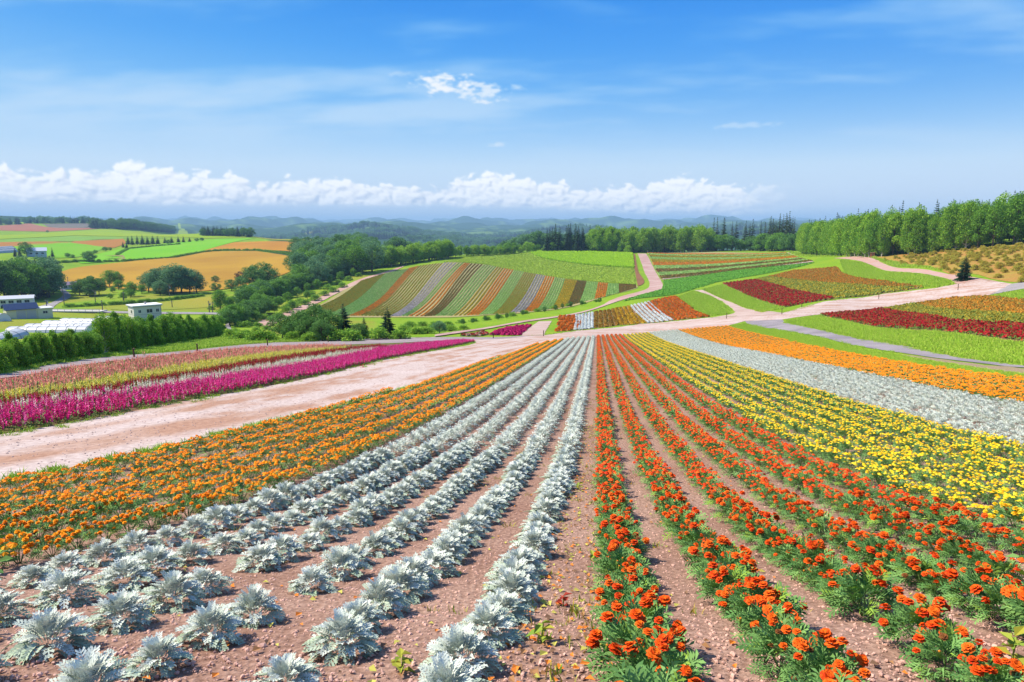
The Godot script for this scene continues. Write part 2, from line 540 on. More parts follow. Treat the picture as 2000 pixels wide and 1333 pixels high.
# a double marigold head: three whorls of ruffled petals over a green cup
func marigold_head(outer: Color, inner: Color, r: float) -> Geo:
	var g := Geo.new()
	g.tube(Vector3(0, -r * 0.9, 0), Vector3(0, -r * 0.1, 0), r * 0.16, r * 0.34, 5, Color(0.09, 0.20, 0.04))
	var whorls := [[13, 1.0, -0.12, 0.0], [11, 0.88, 0.3, 0.14], [8, 0.66, 0.75, 0.26], [5, 0.4, 1.15, 0.34]]
	for w in whorls:
		for k in w[0]:
			var yaw: float = TAU * k / w[0] + wob(0.12)
			var b := spin(yaw, w[2] + wob(0.16), wob(0.25))
			var at := Transform3D(b, Vector3(0, r * w[3] * 0.7, 0))
			var l: float = r * w[1] * rng.randf_range(0.9, 1.08)
			var wd: float = r * 0.36
			var col := outer.lerp(inner, clampf(w[3] * 1.6 + wob(0.35), 0.0, 1.0))
			var a := at * Vector3(l * 0.15, 0, -wd * 0.3)
			var d := at * Vector3(l * 0.15, 0, wd * 0.3)
			var e := at * Vector3(l * 0.72, r * 0.07, wd)
			var f := at * Vector3(l, -r * 0.07, wd * 0.45)
			var h := at * Vector3(l * 0.98, r * 0.02, -wd * 0.4)
			var i := at * Vector3(l * 0.72, r * 0.05, -wd)
			g.quad(a, d, e, i, col)
			g.quad(i, e, f, h, col.lerp(outer, 0.5))
	return g

func small_head(g: Geo, p: Vector3, r: float, col: Color) -> void:
	var top := p + Vector3(wob(r * 0.2), r * 0.7, wob(r * 0.2))
	for k in 6:
		var t0 := TAU * k / 6.0
		var t1 := TAU * (k + 1) / 6.0
		var q := col * rng.randf_range(0.8, 1.15)
		g.tri(top, p + Vector3(cos(t0), wob(0.25), sin(t0)) * r, p + Vector3(cos(t1), wob(0.25), sin(t1)) * r, q)

func head_spot(hgt: float) -> Vector3:
	var a := rng.randf() * TAU
	var rr := sqrt(rng.randf()) * 0.19
	return Vector3(cos(a) * rr, hgt * (1.06 - 0.42 * (rr / 0.2) ** 2.2) + rng.randf_range(-0.01, 0.045), sin(a) * rr)

func far_marigold(cols: Array, heads: int, leaves: int) -> Geo:
	var g := Geo.new()
	for k in leaves:
		var f := (k + 0.5) / leaves
		var yaw := k * 2.39996
		var el := lerpf(1.2, 0.05, f) + wob(0.2)
		var out := Vector3(cos(yaw), 0, -sin(yaw))
		var p := out * cos(el) * 0.09 + Vector3(0, 0.06 + 0.09 * maxf(0.0, sin(el)), 0)
		var at := Transform3D(spin(yaw, el * 0.8, wob(0.6)), p)
		var L := rng.randf_range(0.11, 0.16)
		var c := marigold_green()
		g.quad(at * Vector3.ZERO, at * Vector3(L * 0.5, 0, L * 0.3), at * Vector3(L, -L * 0.2, 0), at * Vector3(L * 0.5, 0.01, -L * 0.3), c)
	for k in heads:
		small_head(g, head_spot(0.24), rng.randf_range(0.025, 0.035), cols[rng.randi() % cols.size()])
	return g

func far_miller() -> Geo:
	var g := Geo.new()
	var n := 44
	for k in n:
		var f := (k + 0.5) / n
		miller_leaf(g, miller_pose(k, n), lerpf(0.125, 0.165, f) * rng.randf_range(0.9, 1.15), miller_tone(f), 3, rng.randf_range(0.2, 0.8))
	return g

func plume_plant(cols: Array, spikes: int, tall: float, leaf: Color) -> Array:      # [foliage, plumes]
	var g := Geo.new()
	var h := Geo.new()
	for k in 26:
		var yaw := k * 2.39996
		var f := (k + 0.5) / 26.0
		var at := Transform3D(spin(yaw, rng.randf_range(0.1, 1.0), wob(0.5)), Vector3(wob(0.06), lerpf(0.02, tall * 0.5, f), wob(0.06)))
		var L := rng.randf_range(0.09, 0.15)
		g.quad(at * Vector3.ZERO, at * Vector3(L * 0.45, 0, L * 0.2), at * Vector3(L, -L * 0.2, 0), at * Vector3(L * 0.45, 0, -L * 0.2), leaf * rng.randf_range(0.6, 1.3))
	for k in spikes:
		var a := TAU * k / spikes + wob(0.5)
		var r := rng.randf_range(0.04, 0.15) if k else 0.01
		var base := Vector3(cos(a) * r, 0.0, sin(a) * r)
		var top := base + Vector3(cos(a) * 0.03 + wob(0.03), tall * rng.randf_range(0.72, 1.08), sin(a) * 0.03 + wob(0.03))
		g.tube(base * 0.4, base.lerp(top, 0.5), 0.006, 0.005, 3, leaf)
		var col: Color = cols[rng.randi() % cols.size()]
		for j in 13:
			var t := lerpf(0.38, 1.0, j / 12.0)
			var p := base.lerp(top, t)
			var w := 0.052 * (1.0 - (t - 0.38) / 0.62 * 0.75)
			var b := spin(j * 2.4 + wob(0.5), rng.randf_range(0.5, 1.1), wob(0.5))
			var c := col * rng.randf_range(0.75, 1.2)
			h.quad(p + b * Vector3(-w * 0.3, 0, -w * 0.5), p + b * Vector3(-w * 0.3, 0, w * 0.5), p + b * Vector3(w * 1.3, 0, w * 0.3), p + b * Vector3(w * 1.3, 0, -w * 0.3), c)
	return [g, h]

func field_clump(leaf: Color, flower: Color, share: float, r: float, hgt: float) -> Geo:
	var g := Geo.new()
	for k in 15:
		var a := k * 2.39996
		var f := (k + 0.5) / 15.0
		var el := lerpf(1.35, 0.25, f)
		var p := Vector3(cos(a) * cos(el) * r * 0.75, hgt * (0.3 + 0.6 * sin(el)), sin(a) * cos(el) * r * 0.75)
		var b := spin(-a + wob(0.5), el - PI / 2.0 + wob(0.6), wob(0.6))
		var s := r * 0.42
		var c := flower if (k + 0.5) / 15.0 < share * 1.05 or rng.randf() < share * 0.35 else leaf
		c = c * rng.randf_range(0.75, 1.2)
		g.quad(p + b * Vector3(-s, 0, -s * 0.7), p + b * Vector3(-s, 0, s * 0.7), p + b * Vector3(s, 0, s * 0.6), p + b * Vector3(s, 0, -s * 0.6), c)
	return g

func grass_tuft(cols: Array, blades: int, hgt: float, spread: float) -> Geo:
	var g := Geo.new()
	for k in blades:
		var a := rng.randf() * TAU
		var p := Vector3(cos(a), 0, sin(a)) * spread * sqrt(rng.randf())
		var lean := Vector3(wob(0.5), 1.0, wob(0.5)).normalized() * hgt * rng.randf_range(0.5, 1.1)
		var w := Vector3(cos(a + 1.5), 0, sin(a + 1.5)) * hgt * 0.06
		var m := p + lean * 0.6
		var c: Color = cols[rng.randi() % cols.size()] * rng.randf_range(0.8, 1.15)
		g.quad(p - w, p + w, m + w * 0.7, m - w * 0.7, c)
		g.tri(m - w * 0.7, m + w * 0.7, p + lean + Vector3(lean.x, -0.1 * hgt, lean.z) * 0.5, c)
	return g

func clod(r: float, col: Color) -> Geo:
	var g := Geo.new()
	var p: Array[Vector3] = []
	var ico := IcosahedronPoints
	for q: Vector3 in ico: p.append(q.normalized() * r * rng.randf_range(0.65, 1.15) * Vector3(1, 0.7, 1))
	for f in IcosahedronFaces: g.tri(p[f[0]], p[f[1]], p[f[2]], col * rng.randf_range(0.9, 1.1))
	return g

const IcosahedronPoints := [Vector3(-1, 1.618, 0), Vector3(1, 1.618, 0), Vector3(-1, -1.618, 0), Vector3(1, -1.618, 0), Vector3(0, -1, 1.618), Vector3(0, 1, 1.618), Vector3(0, -1, -1.618), Vector3(0, 1, -1.618), Vector3(1.618, 0, -1), Vector3(1.618, 0, 1), Vector3(-1.618, 0, -1), Vector3(-1.618, 0, 1)]
const IcosahedronFaces := [[0, 11, 5], [0, 5, 1], [0, 1, 7], [0, 7, 10], [0, 10, 11], [1, 5, 9], [5, 11, 4], [11, 10, 2], [10, 7, 6], [7, 1, 8], [3, 9, 4], [3, 4, 2], [3, 2, 6], [3, 6, 8], [3, 8, 9], [4, 9, 5], [2, 4, 11], [6, 2, 10], [8, 6, 7], [9, 8, 1]]

func in_view(p: Vector3, slack := 0.0) -> bool:
	var depth := -p.z * 0.986 - p.y * 0.167
	if depth < 0.3: return false
	return absf(p.x) / depth < 0.7487 + slack and (p.y * 0.986 - p.z * 0.167 + (0.0)) / depth > -0.499 - slack

# rows of one bed: [[world point, row number], ...] inside the outline, from near to far
func bed(first: float, last: float, rows: int, gap: float, outline: PackedVector2Array, jitter := 0.045, missing := 0.0, near_gap := 1.0) -> Array:
	var out := []
	for k in rows:
		var cc := lerpf(first, last, float(k) / maxf(1, rows - 1))
		var zf := 1.9 + rng.randf() * gap
		while zf < 130.0:
			var x := row_x(cc, zf) + wob(jitter)
			if absf(x) < 0.80 * zf + 2.2 and inside(Vector2(x, -zf), outline) and rng.randf() >= missing:
				out.append([on(x, -zf), k])
			zf += gap * rng.randf_range(0.85, 1.15) * 0.985 * lerpf(near_gap, 1.0, smoothstep(3.0, 12.0, zf))
	out.sort_custom(func(a, b): return a[0].length_squared() < b[0].length_squared())
	return out

func stand(p: Vector3, s: float) -> Transform3D:
	return Transform3D(Basis(UP, rng.randf() * TAU) * Basis(Vector3.RIGHT, wob(0.12)) * Basis().scaled(Vector3(s, s * rng.randf_range(0.9, 1.1), s)), p)

# plant a bed: the nearest of them one by one, the rest as one mass
func plant_bed(spots: Array, singles: int, row_words: Array, called: String, plain: String, kind_words: String, build: Callable, far: Array, far_name: String, far_label: String, size := 1.0, near_size := 1.0) -> void:
	var rank := {}
	var xf := [[], [], []]
	var done := 0
	for s in spots:
		var p: Vector3 = s[0]
		var seen := in_view(p + Vector3(0, 0.25, 0), 0.09 if p.length() < 6.0 else 0.02)
		if seen and done < singles:
			done += 1
			rank[s[1]] = rank.get(s[1], 0) + 1
			var n: int = rank[s[1]]
			var label := "%s %s from the near end, %s" % [plain, ordinal(n), row_words[s[1]]]
			if n > 20: label = "%s farther up the row, %s" % [plain, row_words[s[1]]]
			var t := stand(p, rng.randf_range(0.8, 1.16) * size * lerpf(near_size, 1.0, smoothstep(3.5, 13.0, p.length())))
			var o := thing(called, label, kind_words, p, 0.0, "%s plants in the %s" % [kind_words, row_words[s[1]]])
			o.transform = t
			build.call(o, p.length(), done)
		elif seen or p.length() < 14.0:
			xf[rng.randi() % 3].append(stand(p, rng.randf_range(0.86, 1.12) * size))
		else:
			xf[rng.randi() % 3].append(stand(p, rng.randf_range(0.86, 1.12) * size))
	for k in 3:
		if k < far.size(): stuff(far_name, far[k], xf[k] if far.size() == 3 else xf[0] + xf[1] + xf[2], [], far_label, kind_words + " rows")

# ------------------------------------------------------------------ trees
func leaf_cloud(g: Geo, at: Vector3, r: Vector3, n: int, size: float, cols: Array) -> void:
	for k in n:
		var d := Vector3(rng.randfn(), rng.randfn(), rng.randfn()).normalized()
		var f := pow(rng.randf(), 0.33) * (0.86 + 0.22 * fine.get_noise_3dv(d * 9.0 + at * 13.0))
		var p := at + d * r * f
		var b := Basis(Vector3(rng.randfn(), rng.randfn(), rng.randfn()).normalized(), rng.randf() * TAU)
		var s := size * rng.randf_range(0.6, 1.3)
		var c: Color = cols[rng.randi() % cols.size()] * rng.randf_range(0.8, 1.25)
		g.quad(p + b * Vector3(-s, 0, -s * 0.35), p + b * Vector3(-s * 0.1, s * 0.2, -s * 0.65), p + b * Vector3(s, 0, s * 0.2), p + b * Vector3(s * 0.0, -s * 0.1, s * 0.65), c)

# unit-high trees: [trunk, crown]
func broadleaf(cols: Array, wide: float, low: float, lobes: int, n: int, size: float, bark: Color) -> Array:
	var t := Geo.new()
	var g := Geo.new()
	t.tube(Vector3(0, -0.06, 0), Vector3(wob(0.02), low + 0.08, wob(0.02)), 0.026, 0.018, 6, bark)
	t.tube(Vector3(0, low + 0.06, 0), Vector3(wob(0.05), 0.8, wob(0.05)), 0.018, 0.006, 5, bark)
	for k in lobes:
		var f := (k + 0.5) / lobes
		var a := k * 2.39996 + wob(0.4)
		var y := lerpf(low + 0.1, 0.88, f)
		var spread := wide * (0.62 * sqrt(maxf(0.02, 1.0 - pow(absf((y - low) / (1.0 - low) * 2.0 - 0.85), 2.2)))) * rng.randf_range(0.7, 1.15)
		var p := Vector3(cos(a) * spread, y, sin(a) * spread)
		if k < lobes - 1: t.tube(Vector3(0, lerpf(low, 0.6, f), 0), p, 0.010, 0.004, 4, bark)
		else: p = Vector3(wob(0.05), 0.88, wob(0.05))
		var rr := rng.randf_range(0.13, 0.2)
		leaf_cloud(g, p, Vector3(rr * 1.1, rr * 0.85, rr * 1.1) * (0.6 + wide), n / lobes, size, cols)
	return [t, g]

func teardrop(cols: Array, wide: float, low: float, lobes: int, n: int, size: float, bark: Color) -> Array:
	var t := Geo.new()
	var g := Geo.new()
	t.tube(Vector3(0, -0.06, 0), Vector3(wob(0.02), 0.9, wob(0.02)), 0.024, 0.004, 6, bark)
	for k in lobes:
		var f := (k + 0.5) / lobes
		var a := k * 2.39996 + wob(0.4)
		var rr := lerpf(0.17, 0.075, f) * rng.randf_range(0.85, 1.2)
		var p := Vector3(cos(a), 0, sin(a)) * wide * 0.72 * pow(1.0 - f, 0.75) * rng.randf_range(0.6, 1.15) + Vector3(0, lerpf(low + 0.1, 0.93, f), 0)
		t.tube(Vector3(0, p.y - 0.06, 0), p, 0.009, 0.003, 4, bark)
		leaf_cloud(g, p, Vector3(rr, rr * 1.15, rr), int(n / float(lobes) * lerpf(1.4, 0.6, f)), size * lerpf(1.1, 0.8, f), cols)
	return [t, g]

func conifer(cols: Array, wide: float, low: float, whorls: int, gappy: float, bark: Color) -> Array:
	var t := Geo.new()
	var g := Geo.new()
	t.tube(Vector3(0, -0.05, 0), Vector3(0, 0.98, 0), 0.02, 0.002, 6, bark)
	for k in whorls:
		var f := float(k) / whorls
		var y := lerpf(low, 0.97, f)
		var r := wide * pow(1.0 - f, 0.8) * rng.randf_range(0.75, 1.15) + 0.012
		var n := int(lerpf(11.0, 5.0, f))
		for j in n:
			if rng.randf() < gappy: continue
			var a := TAU * j / n + k * 0.7 + wob(0.3)
			var d := Vector3(cos(a), 0, sin(a))
			var side := Vector3(-d.z, 0, d.x)
			var l := r * rng.randf_range(0.7, 1.15)
			var base := Vector3(0, y, 0)
			var tip := base + d * l + Vector3(0, -l * rng.randf_range(0.05, 0.45) + 0.01, 0)
			var c: Color = cols[rng.randi() % cols.size()] * rng.randf_range(0.75, 1.25)
			var w := l * 0.30 + 0.006
			for q in 4:      # fans of twigs along the bough
				var m := base.lerp(tip, 0.3 + 0.22 * q)
				var ww := w * (1.15 - 0.22 * q)
				var dy := Vector3(0, -ww * rng.randf_range(0.1, 0.9), 0)
				g.tri(m - d * ww * 0.4, m + side * ww + dy + d * ww * 0.5, m + d * ww * 0.7, c * rng.randf_range(0.85, 1.15))
				g.tri(m - d * ww * 0.4, m + d * ww * 0.7, m - side * ww + dy + d * ww * 0.5, c * rng.randf_range(0.85, 1.15))
				g.tri(m - d * ww * 0.3, m + d * ww * 0.8, m + Vector3(0, -ww * 0.9, 0), c)
	leaf_cloud(g, Vector3(0, 0.97, 0), Vector3(0.012, 0.035, 0.012), 8, 0.014, cols)
	return [t, g]

var kinds := {}
func make_kinds() -> void:
	var leaf := vmat("leaves", 0.75, 0.8)
	var needle := vmat("needles", 0.8, 0.3)
	var wood := vmat("bark", 0.95)
	M.leaf = leaf
	M.wood = wood
	var brown := Color(0.10, 0.075, 0.05)
	var pale := Color(0.45, 0.42, 0.38)
	var sets := {
		"dark": [Color(0.07, 0.18, 0.035), Color(0.095, 0.225, 0.045), Color(0.14, 0.28, 0.06)],
		"mid": [Color(0.095, 0.235, 0.025), Color(0.14, 0.31, 0.03), Color(0.20, 0.38, 0.045)],
		"light": [Color(0.18, 0.36, 0.025), Color(0.25, 0.44, 0.035), Color(0.34, 0.50, 0.05)],
		"blue": [Color(0.085, 0.20, 0.085), Color(0.125, 0.26, 0.115), Color(0.18, 0.33, 0.14)],
	}
	for k: String in sets:
		kinds["broad_" + k] = []
		for i in 4: kinds["broad_" + k].append(pair(broadleaf(sets[k], rng.randf_range(0.36, 0.5), rng.randf_range(0.08, 0.16), 16, 5200, 0.019, brown), leaf, wood))
	kinds["hedge"] = []
	for i in 5: kinds["hedge"].append(pair(teardrop(sets.mid + sets.light.slice(0, 2), rng.randf_range(0.26, 0.34), 0.04, 20, 7000, 0.019, brown), leaf, wood))
	kinds["birch"] = []
	for i in 5: kinds["birch"].append(pair(broadleaf(sets.mid + sets.light, rng.randf_range(0.27, 0.35), 0.03, 26, 8500, 0.0155, pale), leaf, wood))
	kinds["conifer"] = []
	for i in 4: kinds["conifer"].append(pair(conifer([Color(0.022, 0.06, 0.028), Color(0.03, 0.08, 0.03), Color(0.045, 0.10, 0.04)], rng.randf_range(0.15, 0.2), 0.1, 24, 0.1, brown), needle, wood))
	kinds["larch"] = []
	for i in 4: kinds["larch"].append(pair(conifer([Color(0.028, 0.07, 0.03), Color(0.04, 0.09, 0.035), Color(0.07, 0.11, 0.04)], rng.randf_range(0.12, 0.155), 0.18, 18, 0.3, Color(0.13, 0.08, 0.055)), needle, wood))
	kinds["spruce"] = []
	for i in 2: kinds["spruce"].append(pair(conifer([Color(0.02, 0.055, 0.025), Color(0.03, 0.075, 0.03)], 0.33, 0.12, 22, 0.08, brown), needle, wood))
	for sk: String in ["shrub", "dry_shrub"]:
		kinds[sk] = []
		var sc: Array = sets.mid + sets.light if sk == "shrub" else [Color(0.32, 0.40, 0.05), Color(0.44, 0.42, 0.06), Color(0.50, 0.30, 0.06)]
		for i in 4:
			var g := Geo.new()
			var t := Geo.new()
			for k in 9:
				var a := k * 2.4
				var r := 0.42 if k % 2 else 0.2
				var p := Vector3(cos(a) * r, rng.randf_range(0.18, 0.42) if k % 2 else rng.randf_range(0.45, 0.72), sin(a) * r)
				t.tube(Vector3(0, -0.1, 0), p, 0.03, 0.012, 4, brown)
				leaf_cloud(g, p, Vector3(0.32, 0.3, 0.32), 190, 0.045, sc)
			kinds[sk].append(pair([t, g], leaf, wood))
	kinds["bronze"] = [pair(broadleaf([Color(0.09, 0.05, 0.035), Color(0.12, 0.07, 0.04)], 0.45, 0.1, 14, 3500, 0.021, brown), leaf, wood)]

func pair(g: Array, leaf: Material, wood: Material) -> Array:
	return [g[0].mesh(wood), g[1].mesh(leaf)]

func tree(kind: String, called: String, label: String, p: Vector3, h: float, group: String, category := "tree", fat := 1.0) -> Node3D:
	var list: Array = kinds[kind]
	var k: Array = list[rng.randi() % list.size()]
	var o := thing(called, label, category, p, 0.0, group)
	o.basis = Basis(UP, rng.randf() * TAU).scaled(Vector3(h * fat, h, h * fat))
	part("trunk" if category == "tree" else "stem", k[0], o)
	part("crown" if category == "tree" else "foliage", k[1], o)
	return o

# a wood: trees in rows behind a front line, named by their order from the left
func grove(front: PackedVector2Array, gap: float, rows: int, row_gap: float, hgt: float, vary: float, kind_of: Callable, where: String, fat := 1.0) -> void:
	var all := []
	for r in rows:
		for i in front.size() - 1:
			var a := front[i]
			var b := front[i + 1]
			var n := maxi(1, int(round(a.distance_to(b) / gap)))
			for k in n:
				var q := a.lerp(b, (k + 0.5 + wob(0.38)) / n)
				q += q.normalized() * (r * row_gap + wob(row_gap * 0.35))
				all.append([q, r])
	all.sort_custom(func(x, y): return x[0].x / -x[0].y < y[0].x / -y[0].y)
	var count := {}
	for s in all:
		var q: Vector2 = s[0]
		var kind: String = kind_of.call(s[1], q)
		if kind == "": continue
		var w: Array = WORDS[kind]
		var key: String = w[0] + str(s[1] > 0)
		count[key] = count.get(key, 0) + 1
		tree(kind, w[0], "%s %s from left, %s %s" % [w[1], ordinal(count[key]), "rear of" if s[1] > 0 else "front of", where], on(q.x, q.y, -0.1), hgt * (1.14 if kind in ['larch', 'conifer'] and s[1] >= 3 else 1.0) * rng.randf_range(1.0 - vary, 1.0 + vary), w[2] + " of " + where, "tree", fat)

const WORDS := {
	"broad_dark": ["broadleaf_tree", "dark green broadleaf tree,", "dark broadleaf trees"],
	"broad_mid": ["leafy_tree", "green leafy tree,", "green leafy trees"],
	"broad_light": ["bright_leafy_tree", "bright green leafy tree,", "bright leafy trees"],
	"broad_blue": ["grey_green_tree", "grey green broadleaf tree,", "grey green trees"],
	"hedge": ["hedge_tree", "dense bright hedge tree,", "hedge trees"],
	"birch": ["birch_tree", "slim pale-leaved birch,", "birches"],
	"conifer": ["conifer_tree", "dark pointed conifer,", "conifers"],
	"larch": ["larch_tree", "thin tall larch,", "larches"],
}

# single trees given one by one: [x, z, height]
func trees_at(list: Array, kind: String, called: String, words: String, group: String, category := "tree", fat := 1.0) -> void:
	list.sort_custom(func(a, b): return a[0] / -a[1] < b[0] / -b[1])
	for i in list.size():
		var s: Array = list[i]
		var label := words if list.size() == 1 else "%s, %s from the left" % [words, ordinal(i + 1)]
		tree(kind, called, label, on(s[0], s[1], -0.05), s[2], group, category, fat)

# far woods that read as one mass
func wood_mass(called: String, outline: PackedVector2Array, gap: float, hgt: float, kind_list: Array, label: String) -> void:
	var r := bounds(outline)
	var xf := {}
	var x := r.position.x
	while x < r.end.x:
		var z := r.position.y
		while z < r.end.y:
			var q := Vector2(x + wob(gap * 0.45), z + wob(gap * 0.45))
			if inside(q, outline):
				var k: String = kind_list[rng.randi() % kind_list.size()]
				if not xf.has(k): xf[k] = []
				var h := hgt * rng.randf_range(0.7, 1.2)
				xf[k].append(Transform3D(Basis(UP, rng.randf() * TAU).scaled(Vector3(h, h, h)), on(q.x, q.y, -0.3)))
			z += gap
		x += gap
	for k in xf: stuff(called, kinds[k][0][1], xf[k], [], label, "wood")

func wood_rows(called: String, front: PackedVector2Array, gap: float, rows: int, row_gap: float, hgt: float, kind_list: Array, label: String) -> void:
	var xf := {}
	for r in rows:
		for i in front.size() - 1:
			var n := maxi(1, int(round(front[i].distance_to(front[i + 1]) / gap)))
			for k in n:
				var q := front[i].lerp(front[i + 1], (k + 0.5 + wob(0.4)) / n)
				q += q.normalized() * (r * row_gap + wob(row_gap * 0.35))
				var kind: String = kind_list[rng.randi() % kind_list.size()]
				if not xf.has(kind): xf[kind] = []
				var h := hgt * rng.randf_range(0.75, 1.2)
				var w := h * (1.6 if kind == "conifer" else 1.2)
				xf[kind].append(Transform3D(Basis(UP, rng.randf() * TAU).scaled(Vector3(w, h, w)), on(q.x, q.y, -0.2)))
	for k in xf: stuff(called, kinds[k][0][1], xf[k], [], label, "wood")

# ------------------------------------------------------------------ buildings and other works of the valley
func one(g: Geo, rough := 0.8) -> ArrayMesh:
	return g.mesh(M.paint if rough > 0.5 else M.glass)

func facing(p: Vector3) -> float:      # the turn that points a front (+z) at the viewpoint
	return atan2(-p.x, -p.z)

func slab(at: Vector3, s: Vector3, col: Color, turn := 0.0) -> ArrayMesh:
	var g := Geo.new()
	g.box(at, s, col, turn)
	return one(g)

func window(o: Node3D, at: Vector3, w: float, h: float, frame := Color(0.6, 0.62, 0.62), side := false) -> void:
	var g := Geo.new()
	for s: float in [-1.0, 1.0]:
		g.box(Vector3(s * w * 0.5, 0, 0), Vector3(0.08, h + 0.08, 0.10), frame)
		g.box(Vector3(0, s * h * 0.5, 0), Vector3(w - 0.08, 0.08, 0.09), frame)
	g.box(Vector3.ZERO, Vector3(0.06, h - 0.08, 0.07), frame)
	var t := Transform3D(Basis(UP, PI / 2.0) if side else Basis(), at)
	var f := part("window", one(g), o, t)
	var p := Geo.new()
	p.box(Vector3(0, 0, -0.03), Vector3(w - 0.09, h - 0.09, 0.03), Color(0.03, 0.04, 0.05))
	part("pane", one(p, 0.1), f)

func box_house() -> void:
	var q := Vector2(-112.6, -208.2)
	var p := on(q.x, q.y)
	var o := thing("flat_roofed_house", "boxy white two-storey house with flat pale roof behind the hedge trees", "house", p, facing(p) + 0.28)
	o.scale = Vector3(0.86, 0.82, 0.86)
	var wall := Color(0.60, 0.58, 0.52)
	part("wall", slab(Vector3(0, 2.7, 0), Vector3(9.0, 5.8, 6.5), wall), o)
	part("wall_band", slab(Vector3(0, 2.5, 0), Vector3(9.06, 0.12, 6.56), Color(0.35, 0.34, 0.32)), o)
	var rf := part("roof", slab(Vector3(0, 5.78, 0), Vector3(9.9, 0.34, 7.4), Color(0.66, 0.67, 0.68)), o)
	part("eave", slab(Vector3(0, 5.50, 0), Vector3(9.7, 0.2, 7.2), Color(0.16, 0.22, 0.30)), rf)
	part("chimney", slab(Vector3(0.6, 6.3, -1.0), Vector3(0.6, 0.7, 0.6), Color(0.4, 0.38, 0.36)), rf)
	window(o, Vector3(0.6, 3.7, 3.28), 1.9, 1.4)
	window(o, Vector3(3.2, 3.7, 3.28), 1.0, 1.2)
	window(o, Vector3(-2.6, 3.7, 3.28), 0.9, 1.1)
	window(o, Vector3(1.2, 1.3, 3.28), 1.6, 1.2)
	window(o, Vector3(-4.53, 3.6, 0.8), 1.4, 1.2, Color(0.6, 0.62, 0.62), true)
	var d := part("door", slab(Vector3(-3.2, 0.95, 3.27), Vector3(0.95, 2.0, 0.08), Color(0.18, 0.19, 0.2)), o)
	part("handle", slab(Vector3(-2.85, 0.95, 3.33), Vector3(0.05, 0.2, 0.05), Color(0.5, 0.5, 0.5)), d)
	part("downpipe", slab(Vector3(4.35, 2.75, 3.3), Vector3(0.1, 5.4, 0.1), Color(0.3, 0.3, 0.3)), o)

func gable(w: float, d: float, rise: float, y: float, over: float, col: Color) -> Geo:      # ridge along x
	var g := Geo.new()
	var a := w * 0.5 + over
	var b := d * 0.5 + over
	for s: float in [-1.0, 1.0]:
		var e0 := Vector3(-a, y - over * rise / (d * 0.5), s * b)
		var e1 := Vector3(a, y - over * rise / (d * 0.5), s * b)
		var r0 := Vector3(-a, y + rise, 0)
		var r1 := Vector3(a, y + rise, 0)
		var th := Vector3(0, 0.14, 0)
		g.quad(e0, e1, r1, r0, col)
		g.quad(e0 + th, e1 + th, r1 + th, r0 + th, col)
		g.quad(e0, e1, e1 + th, e0 + th, col)
		g.quad(e0, r0, r0 + th, e0 + th, col)
		g.quad(e1, r1, r1 + th, e1 + th, col)
	return g

func gabled(called: String, label: String, p: Vector3, turn: float, w: float, d: float, hgt: float, rise: float, wall: Color, roof: Color) -> Node3D:
	var o := thing(called, label, "house", p, turn)
	var g := Geo.new()
	g.box(Vector3(0, hgt * 0.5 - 0.3, 0), Vector3(w, hgt + 0.6, d), wall)
	for s: float in [-1.0, 1.0]:
		g.tri(Vector3(s * w * 0.5, hgt, -d * 0.5), Vector3(s * w * 0.5, hgt, d * 0.5), Vector3(s * w * 0.5, hgt + rise, 0), wall)
	part("wall", one(g), o)
	part("roof", one(gable(w, d, rise, hgt, 0.45, roof)), o)
	return o

